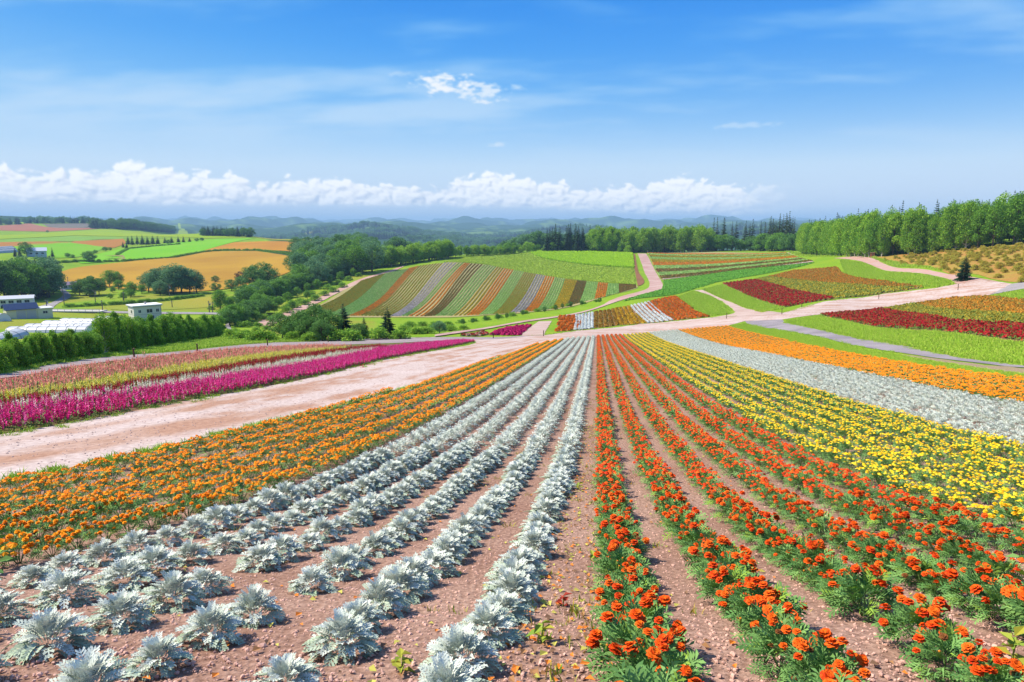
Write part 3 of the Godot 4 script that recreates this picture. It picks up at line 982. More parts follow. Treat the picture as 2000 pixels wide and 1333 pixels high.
func village() -> void:
	box_house()
	var q := Vector2(-145.1, -200.3)
	var p := on(q.x, q.y)
	var o := gabled("farm_shed", "cream farm shed with dark blue roof, two grey shutters and a lean-to", p, facing(p) + 0.15, 7.5, 6.0, 3.0, 1.3, Color(0.58, 0.55, 0.40), Color(0.03, 0.05, 0.11))
	for k in 2: part("shutter_door", slab(Vector3(-0.3 + k * 2.5, 1.3, 3.03), Vector3(2.2, 2.6, 0.08), Color(0.42, 0.41, 0.42)), o)
	var lt := Geo.new()
	lt.box(Vector3(5.6, 1.2, 0.6), Vector3(3.7, 3.0, 5.2), Color(0.6, 0.57, 0.42))
	part("lean_to_wall", one(lt), o)
	part("lean_to_roof", slab(Vector3(5.65, 2.8, 0.6), Vector3(4.3, 0.15, 5.9), Color(0.5, 0.52, 0.55)), o)
	window(o, Vector3(5.6, 1.6, 3.23), 1.2, 0.8)
	q = Vector2(-176.2, -242.1)
	p = on(q.x, q.y)
	o = gabled("two_storey_house", "white house with pale grey roof and a row of dark windows behind the shed", p, facing(p) - 0.1, 10.0, 6.5, 3.2, 0.8, Color(0.62, 0.61, 0.57), Color(0.45, 0.47, 0.52))
	for k in 4: window(o, Vector3(-3.6 + k * 2.3, 2.2, 3.28), 1.5, 1.0)
	part("porch_roof", slab(Vector3(1.5, 1.4, 3.7), Vector3(5.0, 0.12, 1.2), Color(0.4, 0.4, 0.43)), o)
	q = Vector2(-217.9, -335.3)
	p = on(q.x, q.y)
	o = gabled("cottage", "small white house with mauve grey roof by the far bend of the road", p, facing(p) + 0.2, 7.0, 5.0, 2.3, 1.2, Color(0.6, 0.6, 0.6), Color(0.23, 0.18, 0.24))
	window(o, Vector3(-1.6, 1.3, 2.53), 1.4, 1.0)
	window(o, Vector3(1.6, 1.3, 2.53), 1.4, 1.0)
	q = Vector2(-351.9, -509.9)
	p = on(q.x, q.y)
	o = gabled("hill_farmhouse", "pale blue farmhouse among trees below the far green fields", p, facing(p), 12.0, 7.0, 4.5, 2.2, Color(0.45, 0.5, 0.58), Color(0.5, 0.55, 0.62))
	for k in 3: window(o, Vector3(-3.5 + k * 3.5, 2.6, 3.53), 1.5, 1.2)
	q = Vector2(135.5, -258.7)
	p = on(q.x, q.y)
	o = thing("brick_hut", "little red brick hut at the forest edge by the upper road", "hut", p, facing(p))
	part("wall", slab(Vector3(0, 0.8, 0), Vector3(1.5, 1.8, 1.5), Color(0.38, 0.14, 0.07)), o)
	part("roof", slab(Vector3(0, 1.78, 0), Vector3(1.8, 0.16, 1.8), Color(0.30, 0.2, 0.14)), o)
	part("door", slab(Vector3(0.1, 0.75, 0.76), Vector3(0.7, 1.5, 0.05), Color(0.2, 0.1, 0.06)), o)
	# plastic tunnels
	var i := 0
	var words := ["nearest", "second", "third", "fourth", "rearmost"]
	for t in [[Vector2(-113.4, -152.5), Vector2(-96.1, -153.8)], [Vector2(-122.3, -170.5), Vector2(-106.3, -171.6)], [Vector2(-125.7, -182.3), Vector2(-110.9, -181.4)], [Vector2(-127.2, -191.8), Vector2(-111.3, -190.2)], [Vector2(-123.3, -202.0), Vector2(-115.5, -200.6)]]:
		tunnel(t[0], t[1], 3.9 if i < 4 else 3.6, 1.8, "%s long white plastic growing tunnel of the valley row" % words[i])
		i += 1
	tunnel(Vector2(-78.0, -100.8), Vector2(-79.4, -108.5), 3.4, 1.3, "low white plastic tunnel left of the hedge trees")
	tunnel(Vector2(-146.3, -188.1), Vector2(-140.1, -186.9), 4.5, 2.4, "white tunnel end cut by the left edge beside the shed")
	for k in 3: tunnel([Vector2(-428.1, -565.2), Vector2(-407.6, -538.1), Vector2(-383.9, -506.5)][k], [Vector2(-434.4, -598.5), Vector2(-413.9, -572.3), Vector2(-390.8, -541.3)][k], 5.0, 2.6, "%s white tunnel on the far slope at left" % words[k])
	# the bridge with a dark guard rail
	var a := Vector2(-156.3, -228.4)
	var b := Vector2(-136.7, -227.2)
	var m := (a + b) * 0.5
	o = thing("road_bridge", "low road bridge with pale deck and dark guard rail beyond the tunnels", "bridge", on(m.x, m.y), atan2(-(b - a).y, (b - a).x))
	var L := a.distance_to(b)
	part("deck", slab(Vector3(0, 0.5, 0), Vector3(L, 0.35, 4.0), Color(0.5, 0.48, 0.46)), o)
	part("beam", slab(Vector3(0, 0.1, 1.6), Vector3(L * 0.9, 0.5, 0.4), Color(0.05, 0.07, 0.09)), o)
	part("guard_rail", slab(Vector3(0, 1.35, 1.9), Vector3(L, 0.14, 0.08), Color(0.42, 0.44, 0.46)), o)
	part("guard_rail", slab(Vector3(0, 1.0, 1.9), Vector3(L, 0.08, 0.08), Color(0.42, 0.44, 0.46)), o)
	for k in 9: part("rail_post", slab(Vector3(lerpf(-0.49, 0.49, k / 8.0) * L, 1.0, 1.83), Vector3(0.1, 0.8, 0.05), Color(0.35, 0.36, 0.38)), o)
	# power poles
	var poles := [[-162.6, -237.5, 3.63], [-170.6, -259.1, 6.14], [-161.5, -263.8, 5.44], [-150.3, -263.6, 4.63], [-138.0, -228.9, 4.20], [-230.6, -355.1, 4.59], [-150.5, -299.6, 5.25], [-145.0, -311.1, 3.32], [-106.1, -238.0, 4.19], [-105.1, -238.4, 3.83], [-126.2, -252.4, 2.70], [-125.4, -361.9, 4.95]]
	poles.sort_custom(func(x, y): return x[0] / -x[1] < y[0] / -y[1])
	i = 0
	var tops: Array[Vector3] = []
	for s in poles:
		i += 1
		p = on(s[0], s[1])
		o = thing("power_pole", "thin wooden power pole, %s from the left in the valley" % ordinal(i), "power pole", p, facing(p) + 0.5, "power poles in the valley")
		var g := Geo.new()
		g.tube(Vector3(0, -0.3, 0), Vector3(0, s[2], 0), 0.17, 0.12, 7, Color(0.13, 0.11, 0.10))
		part("pole", one(g), o)
		part("cross_arm", slab(Vector3(0, s[2] - 0.4, 0.14), Vector3(1.5, 0.1, 0.1), Color(0.3, 0.3, 0.3)), o)
		if i % 3 == 1: part("transformer", slab(Vector3(0.35, s[2] - 1.3, 0), Vector3(0.4, 0.7, 0.4), Color(0.3, 0.31, 0.33)), o)
		tops.append(p + Vector3(0, s[2] - 0.3, 0))
	for k in [2, 3, 5]:
		if k + 1 >= tops.size(): continue
		var g := Geo.new()
		var aa := tops[k]
		var bb := tops[k + 1]
		for j in 8:
			var t0 := j / 8.0
			var t1 := (j + 1) / 8.0
			g.tube(aa.lerp(bb, t0) - Vector3(0, 1.0 * 4.0 * t0 * (1 - t0), 0), aa.lerp(bb, t1) - Vector3(0, 1.0 * 4.0 * t1 * (1 - t1), 0), 0.025, 0.025, 4, Color(0.08, 0.08, 0.08))
		var wi := MeshInstance3D.new()
		wi.name = numbered("overhead_wire")
		wi.mesh = one(g)
		add_child(wi, true)
		tag(wi, "thin overhead wire slung between the %s and %s power poles" % [ordinal(k + 1), ordinal(k + 2)], "wire", "overhead wires")

func tunnel(a: Vector2, b: Vector2, w: float, h: float, label: String) -> void:
	var m := (a + b) * 0.5
	var L := a.distance_to(b)
	var o := thing("growing_tunnel", label, "greenhouse", on(m.x, m.y, 0.0), atan2(-(b - a).y, (b - a).x), "white plastic tunnels")
	var g := Geo.new()
	var e := Geo.new()
	var rb := Geo.new()
	var n := 9
	for k in n:
		var t0 := PI * k / n
		var t1 := PI * (k + 1) / n
		var p0 := Vector3(0, h * sin(t0) - 0.2, w * 0.5 * cos(t0))
		var p1 := Vector3(0, h * sin(t1) - 0.2, w * 0.5 * cos(t1))
		var x := Vector3(L * 0.5, 0, 0)
		g.quad(p0 - x, p0 + x, p1 + x, p1 - x, Color(0.42, 0.44, 0.48))
		for s: float in [-1.0, 1.0]:
			e.tri(Vector3(s * L * 0.495, -0.2, 0), p0 * 0.98 + Vector3(s * L * 0.495, 0, 0), p1 * 0.98 + Vector3(s * L * 0.495, 0, 0), Color(0.66, 0.68, 0.7))
		for j in int(L / 2.0) + 1:
			var xx := lerpf(-0.49, 0.49, j / maxf(1.0, floorf(L / 2.0))) * L
			rb.tube(p0 * 1.015 + Vector3(xx, 0, 0), p1 * 1.015 + Vector3(xx, 0, 0), 0.05, 0.05, 4, Color(0.28, 0.29, 0.31))
	part("plastic_cover", g.mesh(M.plastic), o)
	part("end_wall", e.mesh(M.plastic), o)
	part("hoops", one(rb), o)

func posts() -> void:
	var list := [[-2.7, -97.8, 0.75], [4.9, -104.7, 0.89], [26.7, -144.9, 1.11], [41.3, -130.5, 1.10], [49.7, -124.9, 1.05], [78.2, -145.2, 1.22], [87.5, -133.9, 1.22], [-29.11, -51.75, 0.36], [-28.7, -61.3, 0.43], [-26.9, -74.1, 0.57], [-23.3, -85.4, 0.53], [-26.4, -89.3, 0.48], [60.2, -141.2, 1.08], [63.5, -224.6, 1.20]]
	list.sort_custom(func(x, y): return x[0] / -x[1] < y[0] / -y[1])
	var i := 0
	for s in list:
		i += 1
		var p := on(s[0], s[1])
		var o := thing("marker_post", "short dark wooden marker post beside the road, %s from the left" % ordinal(i), "post", p, rng.randf(), "marker posts along the roads")
		var g := Geo.new()
		var h := maxf(0.7, s[2])
		g.tube(Vector3(0, -0.1, 0), Vector3(wob(0.04), h, wob(0.04)), 0.07, 0.06, 6, Color(0.12, 0.075, 0.045))
		part("stake", one(g), o)
		part("cap", slab(Vector3(0, h, 0), Vector3(0.13, 0.07, 0.13), Color(0.2, 0.14, 0.09)), o)

# ------------------------------------------------------------------ the sky
const SKY_DIM := 0.825     # the panorama is painted for the exposure set below
func paint_sky() -> ImageTexture:
	var W_ := 4096
	var Hh := 2048
	var sun := sun_way
	var cir := FastNoiseLite.new()
	cir.seed = 5
	cir.frequency = 1.0
	cir.fractal_octaves = 5
	cir.fractal_gain = 0.55
	var small := Image.create(1024, 512, false, Image.FORMAT_RGB8)
	var dith := RandomNumberGenerator.new()
	dith.seed = 9
	for j in 512:
		var el := PI * (0.5 - (j + 0.5) / 512.0)
		for i in 1024:
			var az := wrapf(TAU * (i + 0.5) / 1024.0, -PI, PI)
			if el < -0.1:
				small.set_pixel(i, j, Color(0.36, 0.42, 0.45))
				continue
			small.set_pixel(i, j, air(az, el, sun, cir) * SKY_DIM)
	small.resize(W_, Hh, Image.INTERPOLATE_CUBIC)
	# the parts with fine cloud are painted at full size
	var puff := FastNoiseLite.new()
	puff.seed = 31
	puff.frequency = 1.0
	puff.fractal_octaves = 5
	puff.fractal_gain = 0.5
	cells.seed = 3
	cells.noise_type = FastNoiseLite.TYPE_CELLULAR
	cells.frequency = 1.0
	cells.fractal_type = FastNoiseLite.FRACTAL_NONE
	cells.cellular_return_type = FastNoiseLite.RETURN_DISTANCE
	for band in [[0.0, 6.2, -180.0, 180.0], [6.2, 17.5, -40.0, 40.0]]:
		for j in range(int((0.5 - band[1] / 180.0) * Hh), int((0.5 - band[0] / 180.0) * Hh)):
			var el := PI * (0.5 - (j + 0.5) / Hh)
			for n in range(int(band[2] / 360.0 * W_), int(band[3] / 360.0 * W_)):
				var i := posmod(n, W_)
				var az := wrapf(TAU * (i + 0.5) / W_, -PI, PI)
				var c := air(az, el, sun, cir)
				var k := cloud(az, el, puff)
				if k.a > 0.0: c = c.lerp(Color(k.r, k.g, k.b), k.a)
				var d := dith.randf_range(-0.002, 0.002)
				small.set_pixel(i, j, Color(c.r + d, c.g + d, c.b + d) * SKY_DIM)
	return ImageTexture.create_from_image(small)

func air(az: float, el: float, sun: Vector3, cir: FastNoiseLite) -> Color:
	var e := rad_to_deg(el)
	var c := Color(0.78, 0.855, 0.945)
	var stops := [[0.0, Color(0.86, 0.91, 0.97)], [2.0, Color(0.85, 0.91, 0.98)], [4.6, Color(0.80, 0.90, 0.985)], [7.0, Color(0.66, 0.83, 0.98)], [10.0, Color(0.47, 0.735, 0.97)], [13.5, Color(0.285, 0.63, 0.955)], [18.0, Color(0.15, 0.53, 0.92)], [35.0, Color(0.14, 0.44, 0.85)], [90.0, Color(0.13, 0.38, 0.78)]]
	for k in stops.size() - 1:
		if e >= stops[k][0] and e <= stops[k + 1][0]:
			var t: float = (e - stops[k][0]) / (stops[k + 1][0] - stops[k][0])
			c = (stops[k][1] as Color).lerp(stops[k + 1][1], t)
	var dir := Vector3(sin(az) * cos(el), sin(el), -cos(az) * cos(el))
	var cs := dir.dot(sun)
	c = c.lerp(Color(0.92, 0.96, 1.0), 0.8 * pow(maxf(cs, 0.0), 4.0))
	# to the right of the view, away from the sun, the blue comes lower
	c = c.lerp(Color(0.30, 0.58, 0.93), clampf((0.50 - cs) * 0.55, 0.0, 0.32) * smoothstep(3.5, 12.0, e))
	# thin streaks of high cloud
	var u := Vector3(dir.x / (dir.y + 0.12), 0.0, dir.z / (dir.y + 0.12))
	var n := cir.get_noise_3d(u.x * 0.5 + u.z * 0.22, 3.0, u.z * 1.1 - u.x * 0.2)
	var veil := smoothstep(-0.22, 0.5, n + 0.34 * (cs - 0.30)) * smoothstep(4.0, 9.0, e)
	c = c.lerp(Color(0.86, 0.925, 0.99), veil * 0.55)
	return c

func heap(x: float, e: float, puff: FastNoiseLite) -> float:      # rounded heads, large and small
	var wx := puff.get_noise_2d(x * 0.35 + 70.0, e * 0.7)
	x += wx * 1.1
	e += puff.get_noise_2d(x * 0.4, e * 0.8 + 33.0) * 0.6
	var big := 0.75 - 1.25 * (cells.get_noise_2d(x * 0.62, e * 0.85) + 1.0)
	var little := 0.75 - 1.25 * (cells.get_noise_2d(x * 1.6 + 40.0, e * 2.1) + 1.0)
	return clampf(big, -1.0, 1.0) * 0.62 + clampf(little, -1.0, 1.0) * 0.28 + puff.get_noise_2d(x * 0.8, e * 1.2) * 0.4 + 0.35

var cells := FastNoiseLite.new()
func cloud(az: float, el: float, puff: FastNoiseLite) -> Color:
	var a := rad_to_deg(az)
	var e := rad_to_deg(el)
	var x := a * 1.0
	# the long bank of cumulus over the far plain
	if e < 6.2:
		var top := 3.25 + 0.75 * smoothstep(-10.0, -34.0, a) + 0.9 * puff.get_noise_2d(x * 0.11, 7.0) + 0.3 * smoothstep(9.0, -2.0, a) * smoothstep(-12.0, 0.0, a)
		var base := 1.5 - 0.8 * smoothstep(-4.0, 18.0, a) + 0.14 * puff.get_noise_2d(x * 0.3, 17.0)
		var fade := 1.0 - smoothstep(17.0, 22.5, a + 2.0 * puff.get_noise_2d(x * 0.4, e)) if a < 60.0 else smoothstep(60.0, 90.0, a)
		var h := heap(x, e, puff)
		var up := (top - e) / 0.75 + h * 1.5 - 0.75
		var lowd := (e - base) / 0.28 + puff.get_noise_2d(x * 0.52, e * 0.85) * 0.8
		var k := smoothstep(0.0, 0.4, up) * smoothstep(-0.3, 0.9, lowd) * fade
		var lit := clampf(0.84 + (h - heap(x - 0.2, e + 0.2, puff)) * 1.15 + 0.16 * (e - base - 1.0), 0.0, 1.0)
		var col := Color(0.74, 0.80, 0.90).lerp(Color(1.06, 1.06, 1.06), lit)
		var haze := (1.0 - smoothstep(base - 0.1, base + 0.5, e)) * 0.25
		if k < 0.01: return Color(0.76, 0.83, 0.93, haze)
		return Color(col.r, col.g, col.b, k)
	# a torn scrap of cloud high in the middle, and faint wisps
	var out := 0.0
	for s in [[-5.3, 10.95, 2.7, 0.75, 1.0], [-2.2, 10.35, 2.3, 0.8, 0.8], [-1.2, 10.75, 1.9, 0.4, 0.5], [-8.2, 11.6, 1.6, 0.25, 0.3], [18.5, 7.5, 2.6, 0.22, 0.35], [-1.2, 6.3, 0.9, 0.3, 0.5]]:
		var dx: float = (a - s[0]) / s[2]
		var dy: float = (e - s[1]) / s[3]
		var n := puff.get_noise_2d(a * 0.45 + 9.0, e * 1.2) * 1.5
		n += puff.get_noise_2d(a * 1.3, e * 4.0) * 0.9
		out = maxf(out, smoothstep(0.0, 1.25, 1.0 - dx * dx - dy * dy * 0.8 + n) * s[4])
	return Color(0.985, 0.99, 1.0, out * 0.95)

var sun_way := Vector3.ZERO

# ------------------------------------------------------------------ the scene
func _ready() -> void:
	rng.seed = 20240
	hill_noise.seed = 12
	hill_noise.frequency = 0.0009
	hill_noise.fractal_octaves = 4
	hill_noise.fractal_gain = 0.45
	tone.seed = 4
	tone.frequency = 0.12
	tone.fractal_octaves = 3
	fine.seed = 8
	fine.frequency = 0.25
	fine.fractal_octaves = 3

	var cam := Camera3D.new()
	cam.name = "camera"
	cam.fov = 53.03
	cam.near = 0.1
	cam.far = 40000.0
	cam.rotation_degrees = Vector3(-9.62, 0, 0)
	add_child(cam)
	cam.current = true

	var sun := DirectionalLight3D.new()
	sun.name = "sun"
	sun.light_energy = 1.6
	sun.light_color = Color(1.0, 0.955, 0.88)
	sun.light_angular_distance = 0.5
	sun.shadow_enabled = true
	sun_way = Vector3(sin(deg_to_rad(-78.0)) * cos(deg_to_rad(50.0)), sin(deg_to_rad(50.0)), -cos(deg_to_rad(-78.0)) * cos(deg_to_rad(50.0)))
	add_child(sun)
	sun.basis = Basis.looking_at(-sun_way, UP)

	var env := Environment.new()
	env.background_mode = Environment.BG_SKY
	var pano := PanoramaSkyMaterial.new()
	pano.panorama = paint_sky()
	env.sky = Sky.new()
	env.sky.sky_material = pano
	env.tonemap_mode = Environment.TONE_MAPPER_LINEAR
	env.tonemap_exposure = 1.6
	env.fog_enabled = true
	env.fog_density = 0.00014
	env.fog_light_color = Color(0.68, 0.85, 1.0)
	env.sdfgi_enabled = true
	env.ssao_enabled = true
	env.ssil_enabled = true
	var we := WorldEnvironment.new()
	we.name = "world"
	we.environment = env
	add_child(we)

	M.paint = vmat("paint", 0.9)
	M.paint.metallic_specular = 0.08
	M.glass = vmat("glass", 0.1)
	M.plastic = vmat("plastic", 0.35, 0.3)
	M.plant = vmat("plant_leaf", 0.7, 0.45)
	M.felt = vmat("felted_leaf", 0.85, 0.25)
	M.petal = vmat("petal", 0.75, 0.4)
	M.turf = ground_mat("turf", 1, 0.02, Color(0.62, 0.66, 0.60), Color(1, 1, 1), 6.0)
	M.crop = ground_mat("crop", 2, 0.03, Color(0.72, 0.72, 0.72), Color(1, 1, 1), 9.0)
	M.soil = ground_mat("soil", 3, 0.03, Color(0.55, 0.50, 0.48), Color(1, 1, 1), 0.9, 1.2)
	M.dirt = ground_mat("dirt_road", 6, 0.02, Color(0.78, 0.74, 0.72), Color(1, 1, 1), 2.4, 0.6)
	M.gravel = ground_mat("gravel", 7, 0.08, Color(0.6, 0.6, 0.62), Color(1, 1, 1), 1.6, 0.8)
	M.stone = vmat("clod", 0.95)

	survey_land()
	struct("terrain", land_mesh(M.turf), "rolling green hill land falling to a valley and far wooded hills")
	make_kinds()
	farm_ground()
	road_stones()
	near_beds()
	side_beds()
	hill_fields()
	valley_fields()
	tree_cover()
	village()
	posts()
	odds()

func lay(called: String, outline: PackedVector2Array, step: float, cell: float, lift: float, mat: Material, tint: Callable, label: String, rough_edge := 0.0) -> PackedVector2Array:
	var p := soften(outline, step)
	if rough_edge > 0.0: p = ragged(p, rough_edge)
	struct(called, sheet(p, cell, lift, mat, tint), label)
	return p

var field := PackedVector2Array()

func farm_ground() -> void:
	# the flower field itself
	field = V([-7.72, -6.82, -8.12, -8.55, -8.01, -10.18, -7.15, -16.15, -5.99, -21.56, -3.59, -33.47, 0.00, -58.68, 6.2, -90.8, 14.4, -105.5, 26.0, -118.2, 36.3, -114.1, 33.5, -91.4, 30.1, -69.0, 27.7, -56.1, 25.65, -41.96, 24.43, -31.86, 23.11, -21.38])
	field.append_array(V([14.0, 4.0, -9.0, 4.0]))
	field = soften(field, 2.0)
	var soil := func(x: float, z: float) -> Color:
		var k := tone.get_noise_2d(x * 4.0, z * 4.0) * 0.6 + fine.get_noise_2d(x * 9.0, z * 9.0) * 0.5 + 0.5
		return Color(0.38, 0.225, 0.17).lerp(Color(0.60, 0.42, 0.345), clampf(k, 0.0, 1.0))
	struct("field_soil", sheet(field, 0.8, 0.02, M.soil, soil), "reddish crumbly soil of the flower field")
	# roads
	var lower := V([-7.72, -6.82, -8.01, -10.18, -7.15, -16.15, -5.99, -21.56, -3.59, -33.47, 0.00, -58.68, 6.2, -90.8])
	var dirt := func(x: float, z: float) -> Color:
		var q := Vector2(x, z)
		var near := 1e9
		for i in lower.size() - 1:
			near = minf(near, q.distance_to(Geometry2D.get_closest_point_to_segment(q, lower[i], lower[i + 1])))
		var s := fine.get_noise_2d(near * 3.2, (z - x) * 0.12) * 1.3 + fine.get_noise_2d(x * 3.0, z * 3.0) * 0.3
		var c := Color(0.56, 0.475, 0.46).lerp(Color(0.43, 0.27, 0.20), clampf(s * 2.4 + 0.22, 0.0, 1.0))
		return c.lerp(Color(0.62, 0.55, 0.545), clampf(tone.get_noise_2d(x * 1.5, z * 1.5) * 1.2, 0.0, 0.6))
	lay("dirt_road", V([-7.66, -6.76, -7.98, -10.14, -7.12, -16.06, -5.96, -21.42, -3.56, -33.18, 0.00, -57.82, 6.2, -90.8, 14.4, -105.5, 26.0, -118.2, 36.6, -115.2, 41.3, -120.0, 45.9, -115.1, 53.8, -118.9, 67.0, -126.7, 76.7, -126.9, 81.7, -116.8, 92.4, -126.2, 93.6, -128.9, 96.9, -141.0, 92.6, -142.1, 89.1, -143.3, 83.8, -153.5, 66.6, -147.6, 51.1, -128.4, 48.5, -131.3, 44.3, -133.4, 40.2, -138.8, 26.8, -141.7, 13.2, -129.1, 5.0, -108.4, -2.7, -99.5, -7.3, -95.8, -4.6, -86.1, -9.26, -48.55, -10.05, -35.00, -10.91, -28.40, -12.04, -20.77, -12.35, -15.88, -12.22, -10.96]), 2.0, 0.42, 0.03, M.dirt, dirt, "wide pinkish dirt road sweeping past the flower field", 0.25)
	lay("hill_road", V([137.7, -294.7, 127.2, -248.0, 105.8, -181.9, 95.7, -149.7, 92.2, -141.9, 96.9, -141.0, 93.6, -128.9, 97.8, -142.4, 101.2, -158.5, 114.1, -196.5, 126.6, -233.4, 134.6, -257.7, 138.5, -282.1]), 2.5, 1.5, 0.07, M.dirt, two_tone(Color(0.50, 0.30, 0.25), Color(0.50, 0.38, 0.36), 2.0), "reddish dirt road climbing right to the forest", 0.2)
	lay("road_end", V([81.6, -116.3, 92.4, -126.6, 94.5, -126.3, 98.9, -120.2, 99.0, -110.3, 93.2, -103.7, 87.1, -116.2]), 2.5, 1.5, 0.08, M.gravel, two_tone(Color(0.42, 0.38, 0.38), Color(0.5, 0.46, 0.46), 2.0), "grey gravel track leaving right", 0.2)
	lay("gravel_path", V([-24.60, -22.43, -25.57, -28.95, -27.50, -35.93, -30.60, -45.81, -31.6, -51.8, -30.2, -60.4, -31.0, -81.6, -30.2, -93.8, -23.8, -96.6, -9.6, -101.1, -2.8, -101.2, 3.2, -106.6, -2.6, -94.5, -7.0, -92.4, -10.0, -87.5, -17.2, -78.7, -26.7, -70.1, -27.7, -55.3, -27.70, -43.75, -25.75, -35.67, -25.39, -33.12, -22.44, -25.35, -20.61, -18.72]), 2.0, 0.9, 0.045, M.gravel, two_tone(Color(0.40, 0.33, 0.33), Color(0.50, 0.43, 0.44), 1.5), "pale gravel path between flower bed and hedge trees", 0.2)
	lay("gravel_lane", V([41.3, -120.0, 45.9, -115.1, 44.2, -109.8, 41.2, -92.8, 39.4, -80.0, 37.8, -68.5, 34.5, -54.5, 32.92, -47.95, 31.95, -41.83, 29.31, -30.61, 27.15, -28.30, 30.62, -40.06, 31.49, -45.85, 32.0, -52.5, 33.3, -62.6, 36.2, -79.5, 38.3, -98.4, 40.2, -115.9]), 2.0, 0.8, 0.04, M.gravel, two_tone(Color(0.32, 0.29, 0.32), Color(0.48, 0.43, 0.45), 1.5), "grey gravel lane dropping right along the flower field", 0.2)
	lay("dirt_bank", V([31.4, -54.3, 31.4, -51.5, 30.92, -45.00, 30.34, -39.70, 27.01, -28.14, 24.36, -25.33, 27.01, -35.27, 28.36, -41.23, 29.85, -48.91]), 2.0, 0.8, 0.03, M.soil, two_tone(Color(0.52, 0.38, 0.32), Color(0.46, 0.42, 0.22), 3.0), "bare reddish bank below the gravel lane", 0.5)
	lay("field_track", V([62.3, -233.3, 64.6, -231.7, 61.3, -204.0, 58.4, -180.5, 52.9, -151.1, 50.8, -127.0, 46.8, -126.6, 43.9, -132.1, 39.8, -137.5, 45.1, -140.5, 50.4, -155.3, 57.8, -187.5, 61.0, -210.9]), 2.0, 1.0, 0.06, M.dirt, two_tone(Color(0.55, 0.45, 0.42), Color(0.46, 0.34, 0.30), 1.5), "pale track branching up between the grass banks", 0.2)
	lay("spur_track", V([1.2, -104.8, 4.4, -147.0, 6.5, -164.8, 9.8, -166.1, 7.3, -138.6, 5.0, -106.6]), 2.0, 1.0, 0.06, M.dirt, two_tone(Color(0.55, 0.45, 0.42), Color(0.48, 0.36, 0.32), 1.5), "short pale spur track below the striped hill", 0.2)
	lay("valley_track", V([-12.2, -106.9, -6.6, -134.4, 4.1, -170.4, 26.8, -207.3, 32.3, -223.6, 45.4, -251.9, 59.6, -297.1, 74.1, -384.8, 89.6, -491.9, 95.5, -490.6, 79.6, -381.1, 66.1, -299.4, 57.5, -263.6, 39.9, -221.5, 31.7, -210.9, 26.1, -201.4, 3.9, -163.2, -6.3, -127.1, -11.5, -101.2]), 3.0, 2.0, 0.16, M.dirt, two_tone(Color(0.52, 0.40, 0.37), Color(0.42, 0.26, 0.25), 0.6), "pinkish track running along the foot of the striped hill and up", 0.3)
	lay("hill_side_track", V([-71.9, -190.3, -80.0, -230.6, -83.2, -308.0, -77.8, -346.9, -68.5, -382.4, -63.9, -408.2, -62.9, -414.0, -65.0, -378.9, -74.7, -338.5, -79.1, -300.9, -73.4, -221.0, -63.5, -174.8]), 3.0, 2.0, 0.16, M.dirt, two_tone(Color(0.55, 0.40, 0.36), Color(0.48, 0.30, 0.25), 0.6), "pale dirt track up the left edge of the striped hill", 0.3)
	lay("valley_road", V([-226.9, -341.0, -214.0, -323.5, -200.6, -304.4, -184.8, -274.3, -169.6, -242.7, -157.3, -227.8, -157.8, -230.7, -128.5, -227.2, -100.8, -230.5, -91.4, -216.3, -73.2, -172.7, -61.4, -148.7, -80.7, -193.0, -93.4, -223.0, -103.6, -238.9, -132.0, -233.4, -161.5, -238.2, -177.6, -265.9, -192.9, -298.0, -213.7, -326.9, -227.3, -344.8]), 3.0, 2.0, 0.14, M.gravel, two_tone(Color(0.40, 0.37, 0.38), Color(0.48, 0.45, 0.45), 0.6), "grey asphalt road winding through the valley village", 0.1)
	# clods and crumbs on the near soil
	for k in 3:
		var xf := []
		var cols := []
		for i in 15000:
			var zf := 1.9 + 14.0 * pow(rng.randf(), 1.8)
			var x := wob(0.8 * zf + 0.8)
			var s: float = [0.9, 1.35, 0.55][k] * rng.randf_range(0.4, 1.3) * (1.0 if rng.randf() < 0.995 else 1.7)
			xf.append(Transform3D(Basis(UP, rng.randf() * TAU).scaled(Vector3(s, s, s)), on(x, -zf, 0.022)))
			var c := Color(0.75, 0.7, 0.68).lerp(Color(1.15, 1.1, 1.08), rng.randf())
			cols.append(c)
		stuff("soil_clods", clod(0.0085, Color(0.55, 0.355, 0.295)).mesh(M.stone), xf, cols, "crumbs and clods of reddish soil between the rows", "soil")

func road_stones() -> void:
	var road := V([-7.66, -6.76, -7.98, -10.14, -7.12, -16.06, -5.96, -21.42, -3.56, -33.18, 0.00, -57.82, 5.9, -86.0, -2.7, -97.8, -7.0, -92.4, -9.04, -47.37, -9.87, -34.37, -10.75, -27.97, -11.90, -20.52, -12.22, -15.71, -12.22, -10.96])
	var b := bounds(road)
	var xf := []
	var cols := []
	for i in 26000:
		var q := Vector2(rng.randf_range(b.position.x, b.end.x), rng.randf_range(b.position.y, b.end.y))
		if absf(q.x) > -q.y * 0.85 + 2.0 or not inside(q, road): continue
		if rng.randf() > 14.0 / (6.0 + absf(q.y)): continue
		var s := rng.randf_range(0.8, 2.6)
		xf.append(Transform3D(Basis(UP, rng.randf() * TAU).scaled(Vector3(s, s, s)), on(q.x, q.y, 0.03)))
		cols.append(Color(0.7, 0.62, 0.6).lerp(Color(1.15, 1.15, 1.15), rng.randf()))
	stuff("road_stones", clod(0.012, Color(0.48, 0.36, 0.33)).mesh(M.stone), xf, cols, "small stones strewn over the dirt road", "stones")

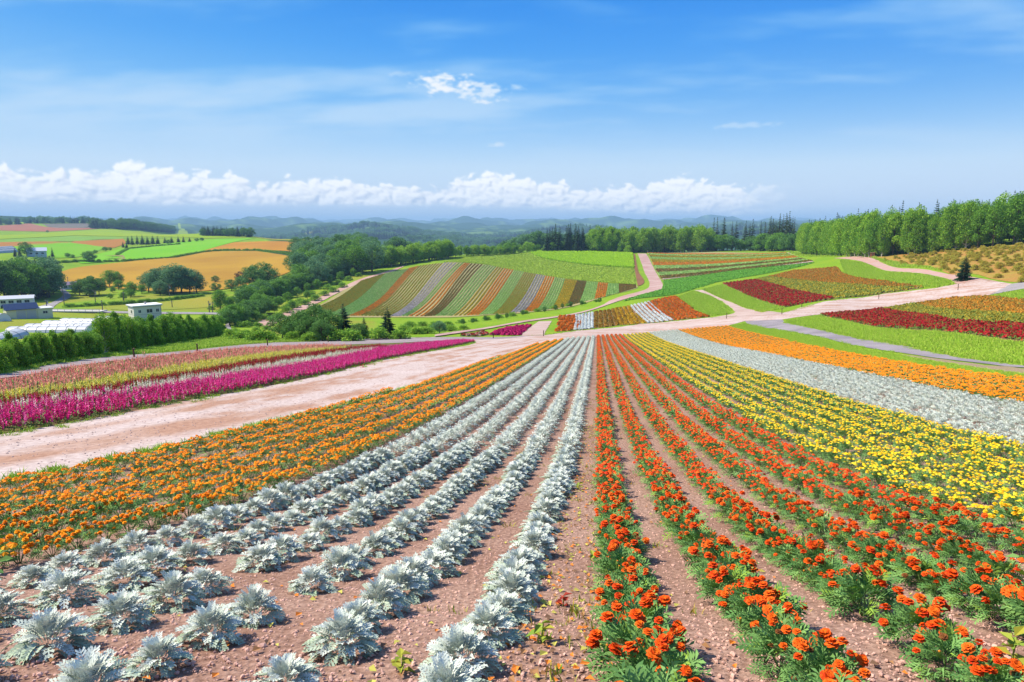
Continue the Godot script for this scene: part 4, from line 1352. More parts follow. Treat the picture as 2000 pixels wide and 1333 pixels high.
func dress_miller(o: Node3D, d: float, n: int) -> void:
	if n <= 22:
		for k in 74:
			var f := (k + 0.5) / 74.0
			part("leaf", M.miller_leaves[int(clampf(f * 5.0 + wob(0.8), 0.0, 4.99))], o, miller_pose(k, 74).scaled_local(Vector3.ONE * lerpf(0.8, 1.15, f) * rng.randf_range(0.85, 1.12)))
		part("inner_foliage", M.miller_heart, o).set_meta("kind", "stuff")
	else:
		part("foliage", M.miller_near[rng.randi() % 4] if d < 14.0 else M.miller_far[rng.randi() % 3], o)

func dress_marigold(o: Node3D, d: float, heads: Array, far: Array, count: int) -> void:
	if d > 9.5:
		var k := rng.randi() % far.size()
		part("foliage", far[k][0], o)
		part("blossom", far[k][1], o)
		return
	part("foliage", M.mari_near[rng.randi() % 4] if d < 7.0 else M.mari_mid[rng.randi() % 3], o)
	for k in count + rng.randi() % 5:
		var p := head_spot(0.25)
		var b := Basis(UP, rng.randf() * TAU) * Basis(Vector3.RIGHT, wob(0.5))
		var odd := rng.randf()
		if odd < 0.10: part("bud", M.bud, o, Transform3D(b.scaled(Vector3.ONE * rng.randf_range(0.8, 1.2)), p - Vector3(0, 0.012, 0)))
		elif odd < 0.15: part("faded_head", M.faded, o, Transform3D(b.scaled(Vector3.ONE * rng.randf_range(0.6, 0.9)), p - Vector3(0, 0.02, 0)))
		else: part("flower_head", heads[rng.randi() % heads.size()], o, Transform3D(b.scaled(Vector3.ONE * rng.randf_range(0.62, 1.22)), p))

func far_pair(cols: Array, n: int, heads: int) -> Array:      # plants whose flowers are one part, in a few variants
	var out := []
	for k in n:
		var g := Geo.new()
		for i in heads + rng.randi() % 5:
			small_head(g, head_spot(0.25), rng.randf_range(0.024, 0.035), cols[rng.randi() % cols.size()])
		out.append([marigold_foliage(64, 3, 0.25).mesh(M.plant), g.mesh(M.petal)])
	return out

func three(make: Callable, mat: Material) -> Array:
	var out := []
	for k in 3: out.append((make.call() as Geo).mesh(mat))
	return out

func near_beds() -> void:
	M.miller_leaves = []
	for k in 5:
		var g := Geo.new()
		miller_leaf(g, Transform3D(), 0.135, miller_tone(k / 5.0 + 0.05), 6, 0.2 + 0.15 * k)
		M.miller_leaves.append(g.mesh(M.felt))
	M.miller_heart = miller_foliage(14, 4).mesh(M.felt)
	M.miller_near = []
	for k in 4: M.miller_near.append(miller_foliage(92, 5).mesh(M.felt))
	M.miller_far = three(far_miller, M.felt)
	M.mari_near = []
	for k in 4: M.mari_near.append(marigold_foliage(110, 5, 0.25).mesh(M.plant))
	M.mari_mid = []
	for k in 3: M.mari_mid.append(marigold_foliage(64, 4, 0.25).mesh(M.plant))
	var reds := [Color(0.62, 0.035, 0.004), Color(0.70, 0.06, 0.005), Color(0.75, 0.11, 0.008)]
	var oranges := [Color(0.95, 0.28, 0.004), Color(0.95, 0.35, 0.006), Color(0.92, 0.23, 0.004)]
	var yellows := [Color(0.82, 0.56, 0.014), Color(0.80, 0.62, 0.03), Color(0.82, 0.46, 0.01)]
	M.faded = marigold_head(Color(0.20, 0.07, 0.02), Color(0.30, 0.14, 0.03), 0.026).mesh(M.petal)
	var bg := Geo.new()
	bg.tube(Vector3(0, -0.03, 0), Vector3(0, 0.0, 0), 0.004, 0.008, 6, Color(0.12, 0.24, 0.05))
	bg.tube(Vector3(0, 0.0, 0), Vector3(0, 0.018, 0), 0.008, 0.006, 6, Color(0.22, 0.30, 0.05))
	small_head(bg, Vector3(0, 0.016, 0), 0.007, Color(0.75, 0.16, 0.01))
	M.bud = bg.mesh(M.plant)
	var red_heads := []
	var orange_heads := []
	var yellow_heads := []
	for k in 3:
		red_heads.append(marigold_head(reds[k], Color(0.92, 0.26, 0.012), 0.031).mesh(M.petal))
		orange_heads.append(marigold_head(oranges[k], Color(0.95, 0.46, 0.01), 0.030).mesh(M.petal))
		yellow_heads.append(marigold_head(yellows[k], Color(0.88, 0.58, 0.03), 0.029).mesh(M.petal))
	var red_far := far_pair(reds, 4, 14)
	var orange_far := far_pair(oranges, 4, 24)
	var yellow_far := far_pair(yellows, 4, 15)
	var red_mass := three(func(): return far_marigold(reds, 12, 22), M.plant)
	var orange_mass := three(func(): return far_marigold(oranges, 20, 18), M.plant)
	var yellow_mass := three(func(): return far_marigold(yellows, 11, 24), M.plant)

	var words := []
	for k in 6: words.append("%s silver row left of the red marigolds" % ordinal(6 - k))
	plant_bed(bed(-5.84, -0.84, 6, 0.345, field, 0.04, 0.03, 1.2), 230, words, "dusty_miller", "silver dusty miller", "dusty miller", dress_miller, M.miller_far, "dusty_miller_rows", "far ends of the silver dusty miller rows left of centre", 1.06, 0.76)
	words = []
	for k in 6: words.append("%s red row right of the silver plants" % ordinal(k + 1))
	plant_bed(bed(0.27, 5.25, 6, 0.31, field, 0.05, 0.03), 300, words, "red_marigold", "red-flowered marigold", "red marigold", func(o, d, _n): dress_marigold(o, d, red_heads, red_far, 14), red_mass, "red_marigold_rows", "far ends of the red marigold rows", 1.06, 0.86)
	words = []
	for k in 6: words.append("%s orange row left of the silver rows" % ordinal(6 - k))
	plant_bed(bed(-11.9, -6.85, 6, 0.32, field, 0.03, 0.02), 240, words, "orange_marigold", "orange marigold", "orange marigold", func(o, d, _n): dress_marigold(o, d, orange_heads, orange_far, 17), orange_mass, "orange_marigold_rows", "orange marigold rows between dirt road and silver rows", 0.90)
	words = []
	for k in 7: words.append("%s yellow row right of the red ones" % ordinal(k + 1))
	plant_bed(bed(6.25, 12.1, 7, 0.32, field, 0.08, 0.04), 220, words, "yellow_marigold", "yellow marigold", "yellow marigold", func(o, d, _n): dress_marigold(o, d, yellow_heads, yellow_far, 12), yellow_mass, "yellow_marigold_rows", "far ends of the yellow marigold rows right of centre", 0.95)
	words = []
	for k in 8: words.append("%s silver row right of the yellow ones" % ordinal(k + 1))
	plant_bed(bed(13.0, 19.5, 8, 0.37, field, 0.08, 0.03), 70, words, "silver_dusty_miller", "silver dusty miller", "dusty miller", func(o, d, n): dress_miller(o, 99.0, 99), M.miller_far, "silver_dusty_miller_rows", "pale silver bed between yellow and orange marigolds at right", 1.0)
	words = []
	for k in 20: words.append("%s orange row right of the silver bed" % ordinal(k + 1))
	plant_bed(bed(20.3, 37.0, 20, 0.36, field, 0.1, 0.02), 60, words, "bright_orange_marigold", "orange marigold", "orange marigold", func(o, d, _n): dress_marigold(o, 99.0, orange_heads, orange_far, 8), orange_mass, "bright_orange_marigold_rows", "orange marigold bed along the grass at the far right")

func scatter_bed(outline: PackedVector2Array, gap: float, row: float) -> Array:
	var out := []
	var p := soften(outline, 1.5)
	var b := bounds(p)
	var d := Vector2(ROW_SIDE, -1.0).normalized()
	var s := Vector2(-d.y, d.x)
	var reach := b.size.length()
	var c := b.get_center()
	var u := -reach * 0.5
	while u < reach * 0.5:
		var w := -reach * 0.5 + rng.randf() * gap
		while w < reach * 0.5:
			var q := c + d * (w + wob(gap * 0.3)) + s * (u + wob(row * 0.22))
			if inside(q, p) and absf(q.x) < -q.y * 0.82 + 4.0: out.append(on(q.x, q.y))
			w += gap
		u += row
	return out

func mass(called: String, spots: Array, meshes: Array, label: String, category: String, lo := 0.85, hi := 1.15) -> void:
	var xf := []
	for k in meshes.size(): xf.append([])
	for p in spots: xf[rng.randi() % meshes.size()].append(stand(p, rng.randf_range(lo, hi)))
	for k in meshes.size(): stuff(called, meshes[k], xf[k], [], label, category)

func both(a: Array, mat: Material) -> ArrayMesh:
	var g: Geo = a[0]
	g.v.append_array(a[1].v)
	g.c.append_array(a[1].c)
	return g.mesh(mat)

func side_beds() -> void:
	# plumed cockscomb beds left of the road
	var green := Color(0.20, 0.30, 0.09)
	var pinks := [Color(0.62, 0.012, 0.20), Color(0.52, 0.01, 0.14), Color(0.74, 0.05, 0.30), Color(0.78, 0.16, 0.40)]
	var spots := scatter_bed(V([-12.35, -15.88, -12.04, -20.77, -10.91, -28.40, -10.05, -35.00, -9.26, -48.55, -7.4, -64.5, -4.6, -84.5, -6.5, -85.9, -9.1, -79.7, -12.3, -64.4, -13.06, -42.73, -13.90, -36.31, -14.69, -25.45, -15.84, -20.49, -15.67, -14.35, -12.15, -11.05]), 0.30, 0.42)
	spots.sort_custom(func(a, b): return a.length_squared() < b.length_squared())
	var pairs := []
	for k in 4:
		var pp := plume_plant(pinks, 5 + k % 3, 0.42 + 0.04 * k, green)
		pairs.append([pp[0].mesh(M.plant), pp[1].mesh(M.petal)])
	var rest := []
	var n := 0
	for p: Vector3 in spots:
		if n < 260 and in_view(p + Vector3(0, 0.4, 0)):
			n += 1
			var label := "magenta plumed cockscomb, %s along the roadside edge from the left" % ordinal(n) if n <= 12 else "magenta plumed cockscomb in the near part of the roadside bed"
			var o := thing("magenta_cockscomb", label, "cockscomb", p, 0.0, "magenta cockscombs of the roadside bed")
			o.transform = stand(p, rng.randf_range(0.8, 1.15))
			var k := rng.randi() % 4
			part("foliage", pairs[k][0], o)
			part("plume", pairs[k][1], o)
		else: rest.append(p)
	mass("magenta_cockscomb_bed", rest, [both(plume_plant(pinks, 7, 0.5, green), M.petal), both(plume_plant(pinks, 8, 0.46, green), M.petal)], "magenta cockscomb bed tapering along the dirt road", "cockscomb bed")
	var strips := [
		["pale_cockscomb_bed", V([-15.02, -19.41, -14.10, -24.41, -13.28, -34.67, -12.64, -41.37, -12.1, -63.4, -13.3, -60.5, -14.02, -51.09, -14.86, -38.87, -15.11, -26.19, -15.84, -20.49, -16.00, -14.66, -14.70, -13.44]), [Color(0.62, 0.66, 0.42), Color(0.70, 0.70, 0.56)], "thin strip of cream cockscomb between magenta and dark red"],
		["dark_red_cockscomb_bed", V([-15.84, -20.49, -15.11, -26.19, -14.86, -38.87, -14.02, -51.09, -12.0, -65.5, -13.9, -70.1, -16.1, -58.7, -17.05, -44.67, -16.75, -29.08, -17.15, -22.22, -17.41, -15.99, -16.00, -14.66]), [Color(0.28, 0.012, 0.02), Color(0.38, 0.02, 0.03), Color(0.22, 0.01, 0.02)], "dark red cockscomb strip above the cream one"],
		["yellow_cockscomb_bed", V([-17.15, -22.22, -16.75, -29.08, -17.05, -44.67, -16.1, -58.7, -15.7, -66.7, -18.2, -59.6, -19.64, -46.79, -18.91, -32.89, -18.53, -24.05, -18.94, -17.42, -17.41, -15.99]), [Color(0.74, 0.64, 0.07), Color(0.60, 0.60, 0.12), Color(0.72, 0.60, 0.2)], "yellow cockscomb strip between dark red and salmon"],
		["salmon_cockscomb_bed", V([-18.53, -24.05, -18.91, -32.89, -19.64, -46.79, -18.2, -59.6, -16.3, -69.0, -20.0, -72.9, -24.9, -65.5, -26.27, -52.38, -25.97, -40.99, -24.20, -33.48, -23.56, -30.71, -23.39, -21.62, -18.94, -17.42]), [Color(0.85, 0.34, 0.27), Color(0.80, 0.42, 0.28), Color(0.74, 0.24, 0.22)], "loose salmon pink cockscomb strip along the gravel path"],
	]
	for s in strips:
		var ms := []
		for k in 2: ms.append(both(plume_plant(s[2], 4 if s[0] == "salmon_cockscomb_bed" else 6, 0.46, Color(0.25, 0.40, 0.10)), M.petal))
		mass(s[0], scatter_bed(s[1], 0.5 if s[0] == 'salmon_cockscomb_bed' else 0.38, 0.5), ms, s[3], "cockscomb bed")
	lay("bed_soil", V([-12.29, -15.80, -11.97, -20.65, -10.83, -28.19, -9.96, -34.68, -9.15, -47.95, -7.2, -63.5, -4.5, -84.6, -10.0, -87.5, -16.9, -77.2, -26.2, -68.9, -27.4, -54.6, -27.39, -43.26, -25.52, -35.34, -25.17, -32.84, -24.12, -22.31, -12.04, -10.95]), 2.0, 1.0, 0.02, M.soil, two_tone(Color(0.30, 0.17, 0.13), Color(0.20, 0.22, 0.07), 2.0), "soil under the cockscomb beds")
	# right-hand beds across the lane
	beds_of("red_cockscomb_bed", V([52.8, -116.7, 67.4, -124.0, 59.9, -97.2, 53.1, -77.6, 53.2, -70.4, 49.6, -54.5, 35.94, -39.28, 43.7, -57.5, 44.9, -65.4, 47.1, -77.3, 49.6, -97.2]), [Color(0.40, 0.012, 0.014), Color(0.28, 0.01, 0.015)], 0.42, 0.72, "deep red cockscomb bed on the bank at right", 0.5)
	beds_of("lime_cockscomb_bed", V([67.4, -124.0, 74.5, -126.1, 67.0, -105.9, 60.9, -80.7, 57.7, -63.6, 49.6, -54.5, 53.2, -70.4, 53.1, -77.6, 59.9, -97.2]), [Color(0.40, 0.32, 0.03), Color(0.27, 0.28, 0.04)], 0.5, 0.75, "yellow green bed behind the red one at right", 0.45)
	beds_of("amber_cockscomb_bed", V([74.5, -126.1, 80.3, -123.6, 79.5, -113.6, 75.3, -100.2, 74.0, -81.9, 57.7, -63.6, 60.9, -80.7, 67.0, -105.9]), [Color(0.50, 0.20, 0.015), Color(0.40, 0.22, 0.03)], 0.6, 0.75, "amber bed below the road at far right", 0.4)
	beds_of("crimson_bed", V([75.9, -246.7, 86.0, -244.3, 84.4, -224.6, 77.9, -184.8, 72.3, -151.9, 64.8, -151.4, 59.6, -148.5, 67.0, -191.3]), [Color(0.28, 0.010, 0.012), Color(0.36, 0.012, 0.015)], 0.65, 1.1, "dark crimson bed across the road with fine rows", 0.45)
	beds_of("olive_flower_bed", V([86.0, -244.3, 93.3, -249.7, 92.3, -205.6, 89.0, -147.8, 84.2, -154.4, 72.9, -153.0, 77.9, -184.8, 84.4, -224.6]), [Color(0.36, 0.28, 0.02), Color(0.22, 0.24, 0.03)], 0.6, 1.0, "olive yellow rows right of the crimson bed", 0.4)
	beds_of("rust_flower_bed", V([93.3, -249.7, 108.6, -264.7, 118.9, -251.6, 108.3, -222.9, 93.6, -166.0, 89.0, -147.8, 92.3, -205.6]), [Color(0.48, 0.17, 0.012), Color(0.40, 0.17, 0.02)], 0.6, 1.0, "rust orange rows under the upper road", 0.4)
	# the little beds beyond the road
	for b in [
		["orange_bed", V([12.9, -185.2, 17.0, -183.5, 11.8, -129.0, 8.0, -122.3]), [Color(0.62, 0.16, 0.006), Color(0.5, 0.12, 0.005)], "small orange bed nearest the spur track"],
		["brown_bed", V([22.7, -188.1, 28.6, -190.2, 22.0, -141.4, 16.5, -136.3]), [Color(0.32, 0.15, 0.01), Color(0.25, 0.16, 0.02)], "brownish orange bed between white rows and yellow rows"],
		["gold_bed", V([28.6, -190.2, 33.1, -191.3, 28.1, -141.8, 22.0, -141.4]), [Color(0.55, 0.33, 0.01), Color(0.5, 0.28, 0.01)], "golden yellow bed beyond the road"],
		["copper_bed", V([40.3, -198.8, 51.5, -214.5, 41.3, -140.9, 34.2, -142.6]), [Color(0.58, 0.14, 0.006), Color(0.48, 0.11, 0.005)], "copper orange bed below the grassy bank"]]:
		beds_of(b[0], b[1], b[2], 0.85, 1.15, b[3], 0.3)
	for b in [["white_bed", V([17.0, -183.5, 22.7, -188.1, 16.5, -136.3, 11.8, -129.0]), "white silver rows between orange and brown beds"], ["silver_bed", V([33.1, -191.3, 40.3, -198.8, 34.2, -142.6, 28.1, -141.8]), "white silver rows between gold and copper beds"]]:
		var p: PackedVector2Array = b[1]
		lay("bed_soil", p, 3.0, 2.0, 0.07, M.crop, two_tone(Color(0.26, 0.14, 0.07), Color(0.32, 0.18, 0.1), 1.0), "soil between the " + b[2])
		var m := [field_clump(Color(0.50, 0.55, 0.54), Color(0.60, 0.64, 0.64), 0.6, 0.34, 0.34).mesh(M.felt)]
		mass(b[0], quad_rows(p, 6, 0.42), m, b[2], "flower bed")
	beds_of("magenta_bed", V([-3.9, -108.4, 0.0, -140.8, 4.3, -149.3, 2.0, -117.7, 1.3, -106.6]), [Color(0.55, 0.01, 0.15), Color(0.45, 0.01, 0.12)], 0.95, 0.9, "small magenta bed by the spur track", 0.4)
	beds_of("dark_red_bed", V([-8.1, -104.7, -5.0, -120.3, -3.9, -108.4, -5.5, -102.9]), [Color(0.40, 0.012, 0.03), Color(0.5, 0.3, 0.25)], 0.6, 0.9, "thin dark red bed left of the magenta one", 0.35)

# rows of field plants in a four-cornered bed, running from the first edge's corner pairs
func quad_rows(p: PackedVector2Array, rows: int, gap: float) -> Array:      # p: far left, far right, near right, near left
	var out := []
	for k in rows:
		var f := (k + 0.5) / rows
		var a := p[0].lerp(p[1], f)
		var b := p[3].lerp(p[2], f)
		var n := maxi(1, int(a.distance_to(b) / gap))
		for i in n:
			var q := a.lerp(b, (i + rng.randf()) / n)
			out.append(on(q.x + wob(0.06), q.y + wob(0.06)))
	return out

func beds_of(called: String, outline: PackedVector2Array, cols: Array, share: float, row: float, label: String, hgt: float) -> void:
	var p := soften(outline, 3.0)
	lay("bed_soil", outline, 3.0, 2.0, 0.06, M.crop, two_tone(Color(0.30, 0.16, 0.10), Color(0.20, 0.17, 0.06), 1.0), "soil of the " + label)
	var r := maxf(0.26, row * 0.36)
	var ms := []
	for c in cols: ms.append(field_clump(Color(0.12, 0.20, 0.035), c, share, r, hgt).mesh(M.plant))
	mass(called, scatter_bed(outline, r * 1.25, row), ms, label, "flower bed")

func hill_fields() -> void:
	# stripes of the hill across the dip: [bottom left, bottom right, top right, top left]
	var olive := [Color(0.27, 0.29, 0.03), Color(0.32, 0.25, 0.02)]
	var dark := [Color(0.16, 0.15, 0.03), Color(0.24, 0.13, 0.025)]
	var green := [Color(0.26, 0.46, 0.10), Color(0.33, 0.50, 0.15)]
	var orange := [Color(0.68, 0.22, 0.012), Color(0.55, 0.24, 0.02)]
	var lav := [Color(0.48, 0.42, 0.44), Color(0.38, 0.35, 0.35)]
	var gold := [Color(0.50, 0.34, 0.012), Color(0.36, 0.30, 0.02)]
	var s := [
		[V([-74.6, -235.5, -63.8, -231.0, -68.0, -368.8, -75.4, -341.7]), olive, "olive brown"], [V([-63.8, -231.0, -55.7, -232.3, -58.1, -387.5, -68.0, -368.8]), green, "green"], [V([-55.7, -232.3, -52.3, -232.7, -53.6, -397.5, -58.1, -387.5]), orange, "rusty orange"],
		[V([-52.3, -232.7, -41.2, -229.6, -40.2, -403.0, -53.6, -397.5]), olive, "olive"], [V([-41.2, -229.6, -37.4, -228.3, -32.2, -404.5, -40.2, -403.0]), lav, "lavender grey"], [V([-37.4, -228.3, -35.0, -227.4, -28.3, -408.8, -32.2, -404.5]), green, "green"],
		[V([-35.0, -227.4, -29.2, -225.0, -25.0, -409.2, -28.3, -408.8]), orange, "orange"], [V([-29.2, -225.0, -25.5, -225.2, -17.2, -412.6, -25.0, -409.2]), dark, "dark"], [V([-25.5, -225.2, -19.4, -221.4, -9.2, -409.9, -17.2, -412.6]), green, "green"],
		[V([-19.4, -221.4, -14.7, -218.4, -4.8, -405.6, -9.2, -409.9]), gold, "olive gold"], [V([-14.7, -218.4, -10.4, -215.4, 1.2, -402.1, -4.8, -405.6]), orange, "orange"], [V([-10.4, -215.4, -5.9, -212.1, 7.0, -393.2, 1.2, -402.1]), green, "green"],
		[V([-5.9, -212.1, -0.8, -211.0, 13.4, -380.7, 7.0, -393.2]), olive, "olive"], [V([-0.8, -211.0, 3.9, -214.1, 18.1, -372.9, 13.4, -380.7]), lav, "pale lavender"], [V([3.9, -214.1, 7.6, -215.8, 22.9, -364.7, 18.1, -372.9]), orange, "orange"],
		[V([7.6, -215.8, 12.8, -218.6, 27.7, -355.9, 22.9, -364.7]), green, "green"], [V([12.8, -218.6, 18.2, -228.0, 32.9, -346.5, 27.7, -355.9]), gold, "golden"], [V([18.2, -228.0, 23.7, -239.2, 37.1, -339.8, 32.9, -346.5]), dark, "dark"],
		[V([23.7, -239.2, 30.0, -247.7, 41.9, -332.9, 37.1, -339.8]), green, "pale green"], [V([30.0, -247.7, 34.8, -253.0, 45.9, -326.1, 41.9, -332.9]), orange, "orange"], [V([34.8, -253.0, 41.9, -266.9, 50.3, -321.6, 45.9, -326.1]), green, "green"],
		[V([41.9, -266.9, 53.8, -296.5, 56.5, -311.9, 50.3, -321.6]), dark, "brown"]]
	var soil := two_tone(Color(0.34, 0.31, 0.13), Color(0.42, 0.36, 0.16), 0.4)
	lay("hill_soil", V([-74.1, -229.4, -61.7, -227.1, -37.2, -224.3, -16.1, -213.5, 0.0, -207.4, 13.0, -215.8, 29.3, -242.4, 54.3, -296.0, 57.2, -314.6, 46.3, -328.8, 33.2, -349.1, 18.2, -375.7, 0.0, -404.2, -17.4, -416.1, -40.6, -406.6, -58.2, -390.1, -68.4, -371.0, -76.3, -343.4]), 5.0, 4.0, 0.14, M.crop, soil, "brown soil of the striped hill")
	var n := 0
	for e in s:
		n += 1
		var p: PackedVector2Array = e[0]
		var wide := (p[0].distance_to(p[1]) + p[2].distance_to(p[3])) * 0.5
		var rows := maxi(2, int(wide / 1.5))
		var q := PackedVector2Array([p[3], p[2], p[1], p[0]])
		var ms := []
		for c in e[1]: ms.append(field_clump(Color(0.20, 0.30, 0.05) if e[1] != dark else Color(0.10, 0.13, 0.03), c, 0.85, 0.44, 0.42).mesh(M.plant))
		mass("flower_stripe", quad_rows(q, rows, 0.5), ms, "%s stripe of flower rows, %s from the left on the hill" % [e[2], ordinal(n)], "flower stripe")
	# crops above the stripes
	var crop := lay("crop_field", V([-41.0, -410.6, -17.5, -419.7, 18.4, -378.4, 33.4, -351.8, 57.5, -317.6, 70.6, -397.9, 42.4, -437.3, 21.2, -474.4, 13.6, -524.8, -15.1, -508.2, -35.9, -438.1]), 5.0, 4.0, 0.16, M.crop, two_tone(Color(0.27, 0.36, 0.03), Color(0.34, 0.40, 0.04), 0.3), "olive green crop along the crest of the hill")
	mass("crop_rows", line_rows(crop, Vector2(1, 0.25), 2.2, 0.9), [field_clump(Color(0.32, 0.50, 0.04), Color(0.44, 0.52, 0.06), 0.4, 0.55, 0.5).mesh(M.plant)], "rows of olive green crop on the hill crest", "crop")
	var corn := lay("corn_field", V([14.7, -535.6, 21.8, -564.6, 41.3, -556.5, 86.5, -493.5, 71.4, -400.4, 42.6, -440.3, 22.0, -477.7]), 5.0, 4.0, 0.18, M.crop, two_tone(Color(0.26, 0.46, 0.02), Color(0.32, 0.50, 0.03), 0.3), "bright green corn field on the hill crest")
	mass("corn_rows", line_rows(corn, Vector2(1, 0.1), 1.2, 0.9), [field_clump(Color(0.32, 0.56, 0.02), Color(0.44, 0.66, 0.03), 0.5, 0.6, 1.3).mesh(M.leaf)], "tall bright corn plants in rows", "crop")
	lay("bare_strip", V([84.3, -489.1, 87.0, -487.6, 71.2, -386.4, 60.4, -315.1, 56.3, -305.3, 69.4, -387.3]), 5.0, 3.0, 0.2, M.crop, two_tone(Color(0.30, 0.14, 0.08), Color(0.24, 0.12, 0.06), 0.5), "bare brown strip beside the corn")
	# the banded field right of the climbing track
	var left := [Vector2(99.1, -505.0), Vector2(73.0, -333.3)]
	var right := [Vector2(166.6, -419.1), Vector2(132.1, -301.7)]
	var bands := [[orange, "orange"], [green, "green"], [gold, "golden"], [green, "pale green"], [gold, "golden brown"], [orange, "orange brown"], [green, "green"], [dark, "dark"], [green, "green"], [dark, "dark brown"]]
	lay("band_soil", V([100.8, -517.9, 142.1, -478.4, 169.0, -424.4, 131.9, -300.4, 108.4, -323.0, 72.4, -330.5]), 5.0, 4.0, 0.14, M.crop, soil, "soil of the banded field right of the track")
	for k in bands.size():
		var f0 := pow(k / 10.0, 1.15)
		var f1 := pow((k + 1) / 10.0, 1.15)
		var q := PackedVector2Array([(left[0] as Vector2).lerp(left[1], f0), (left[0] as Vector2).lerp(left[1], f1), (right[0] as Vector2).lerp(right[1], f1), (right[0] as Vector2).lerp(right[1], f0)])
		var wide := q[0].distance_to(q[1])
		var ms := []
		for c in bands[k][0]: ms.append(field_clump(Color(0.12, 0.2, 0.04), c, 0.8, 0.5, 0.45).mesh(M.plant))
		mass("flower_band", quad_rows(PackedVector2Array([q[0], q[1], q[2], q[3]]), maxi(2, int(wide / 1.6)), 0.85), ms, "%s band of flowers, %s from the top of the level field" % [bands[k][1], ordinal(k + 1)], "flower band")
	lay("white_path", V([72.4, -330.5, 107.1, -319.0, 130.3, -296.7, 166.7, -415.6, 164.4, -411.9, 132.4, -304.5, 111.1, -331.1, 73.6, -336.2]), 5.0, 3.0, 0.2, M.dirt, two_tone(Color(0.5, 0.42, 0.38), Color(0.5, 0.42, 0.38), 0.5), "thin pale path round the banded field")
	lay("clover_field", V([71.8, -323.2, 105.7, -315.0, 127.4, -289.9, 117.0, -280.3, 94.8, -264.4, 77.4, -258.5, 46.7, -214.7, 33.8, -209.4, 40.5, -220.1, 56.6, -256.9]), 5.0, 3.0, 0.14, M.crop, two_tone(Color(0.10, 0.28, 0.025), Color(0.14, 0.33, 0.03), 0.4), "deep green clover strip below the banded field")
	mass("clover_plants", line_rows(V([71.8, -323.2, 105.7, -315.0, 127.4, -289.9, 117.0, -280.3, 94.8, -264.4, 77.4, -258.5, 46.7, -214.7, 33.8, -209.4, 40.5, -220.1, 56.6, -256.9]), Vector2(1, -0.2), 1.3, 1.0), [field_clump(Color(0.11, 0.32, 0.03), Color(0.16, 0.38, 0.04), 0.3, 0.5, 0.4).mesh(M.plant)], "deep green clover plants in the strip", "crop")
	lay("bush_slope_soil", V([135.4, -259.4, 126.6, -223.6, 99.2, -152.9, 104.8, -159.6, 94.0, -126.9, 84.6, -93.8, 179.6, -202.1, 161.0, -217.1, 152.1, -241.0]), 4.0, 3.0, 0.06, M.crop, two_tone(Color(0.48, 0.22, 0.07), Color(0.38, 0.32, 0.06), 1.0), "dry reddish slope below the forest at right", 0.6)

func line_rows(p: PackedVector2Array, d: Vector2, row: float, gap: float) -> Array:
	var out := []
	var b := bounds(p)
	d = d.normalized()
	var s := Vector2(-d.y, d.x)
	var reach := b.size.length() * 0.5
	var u := -reach
	while u < reach:
		var w := -reach
		while w < reach:
			var q := b.get_center() + d * (w + wob(gap * 0.3)) + s * (u + wob(row * 0.1))
			if inside(q, p): out.append(on(q.x, q.y))
			w += gap
		u += row
	return out

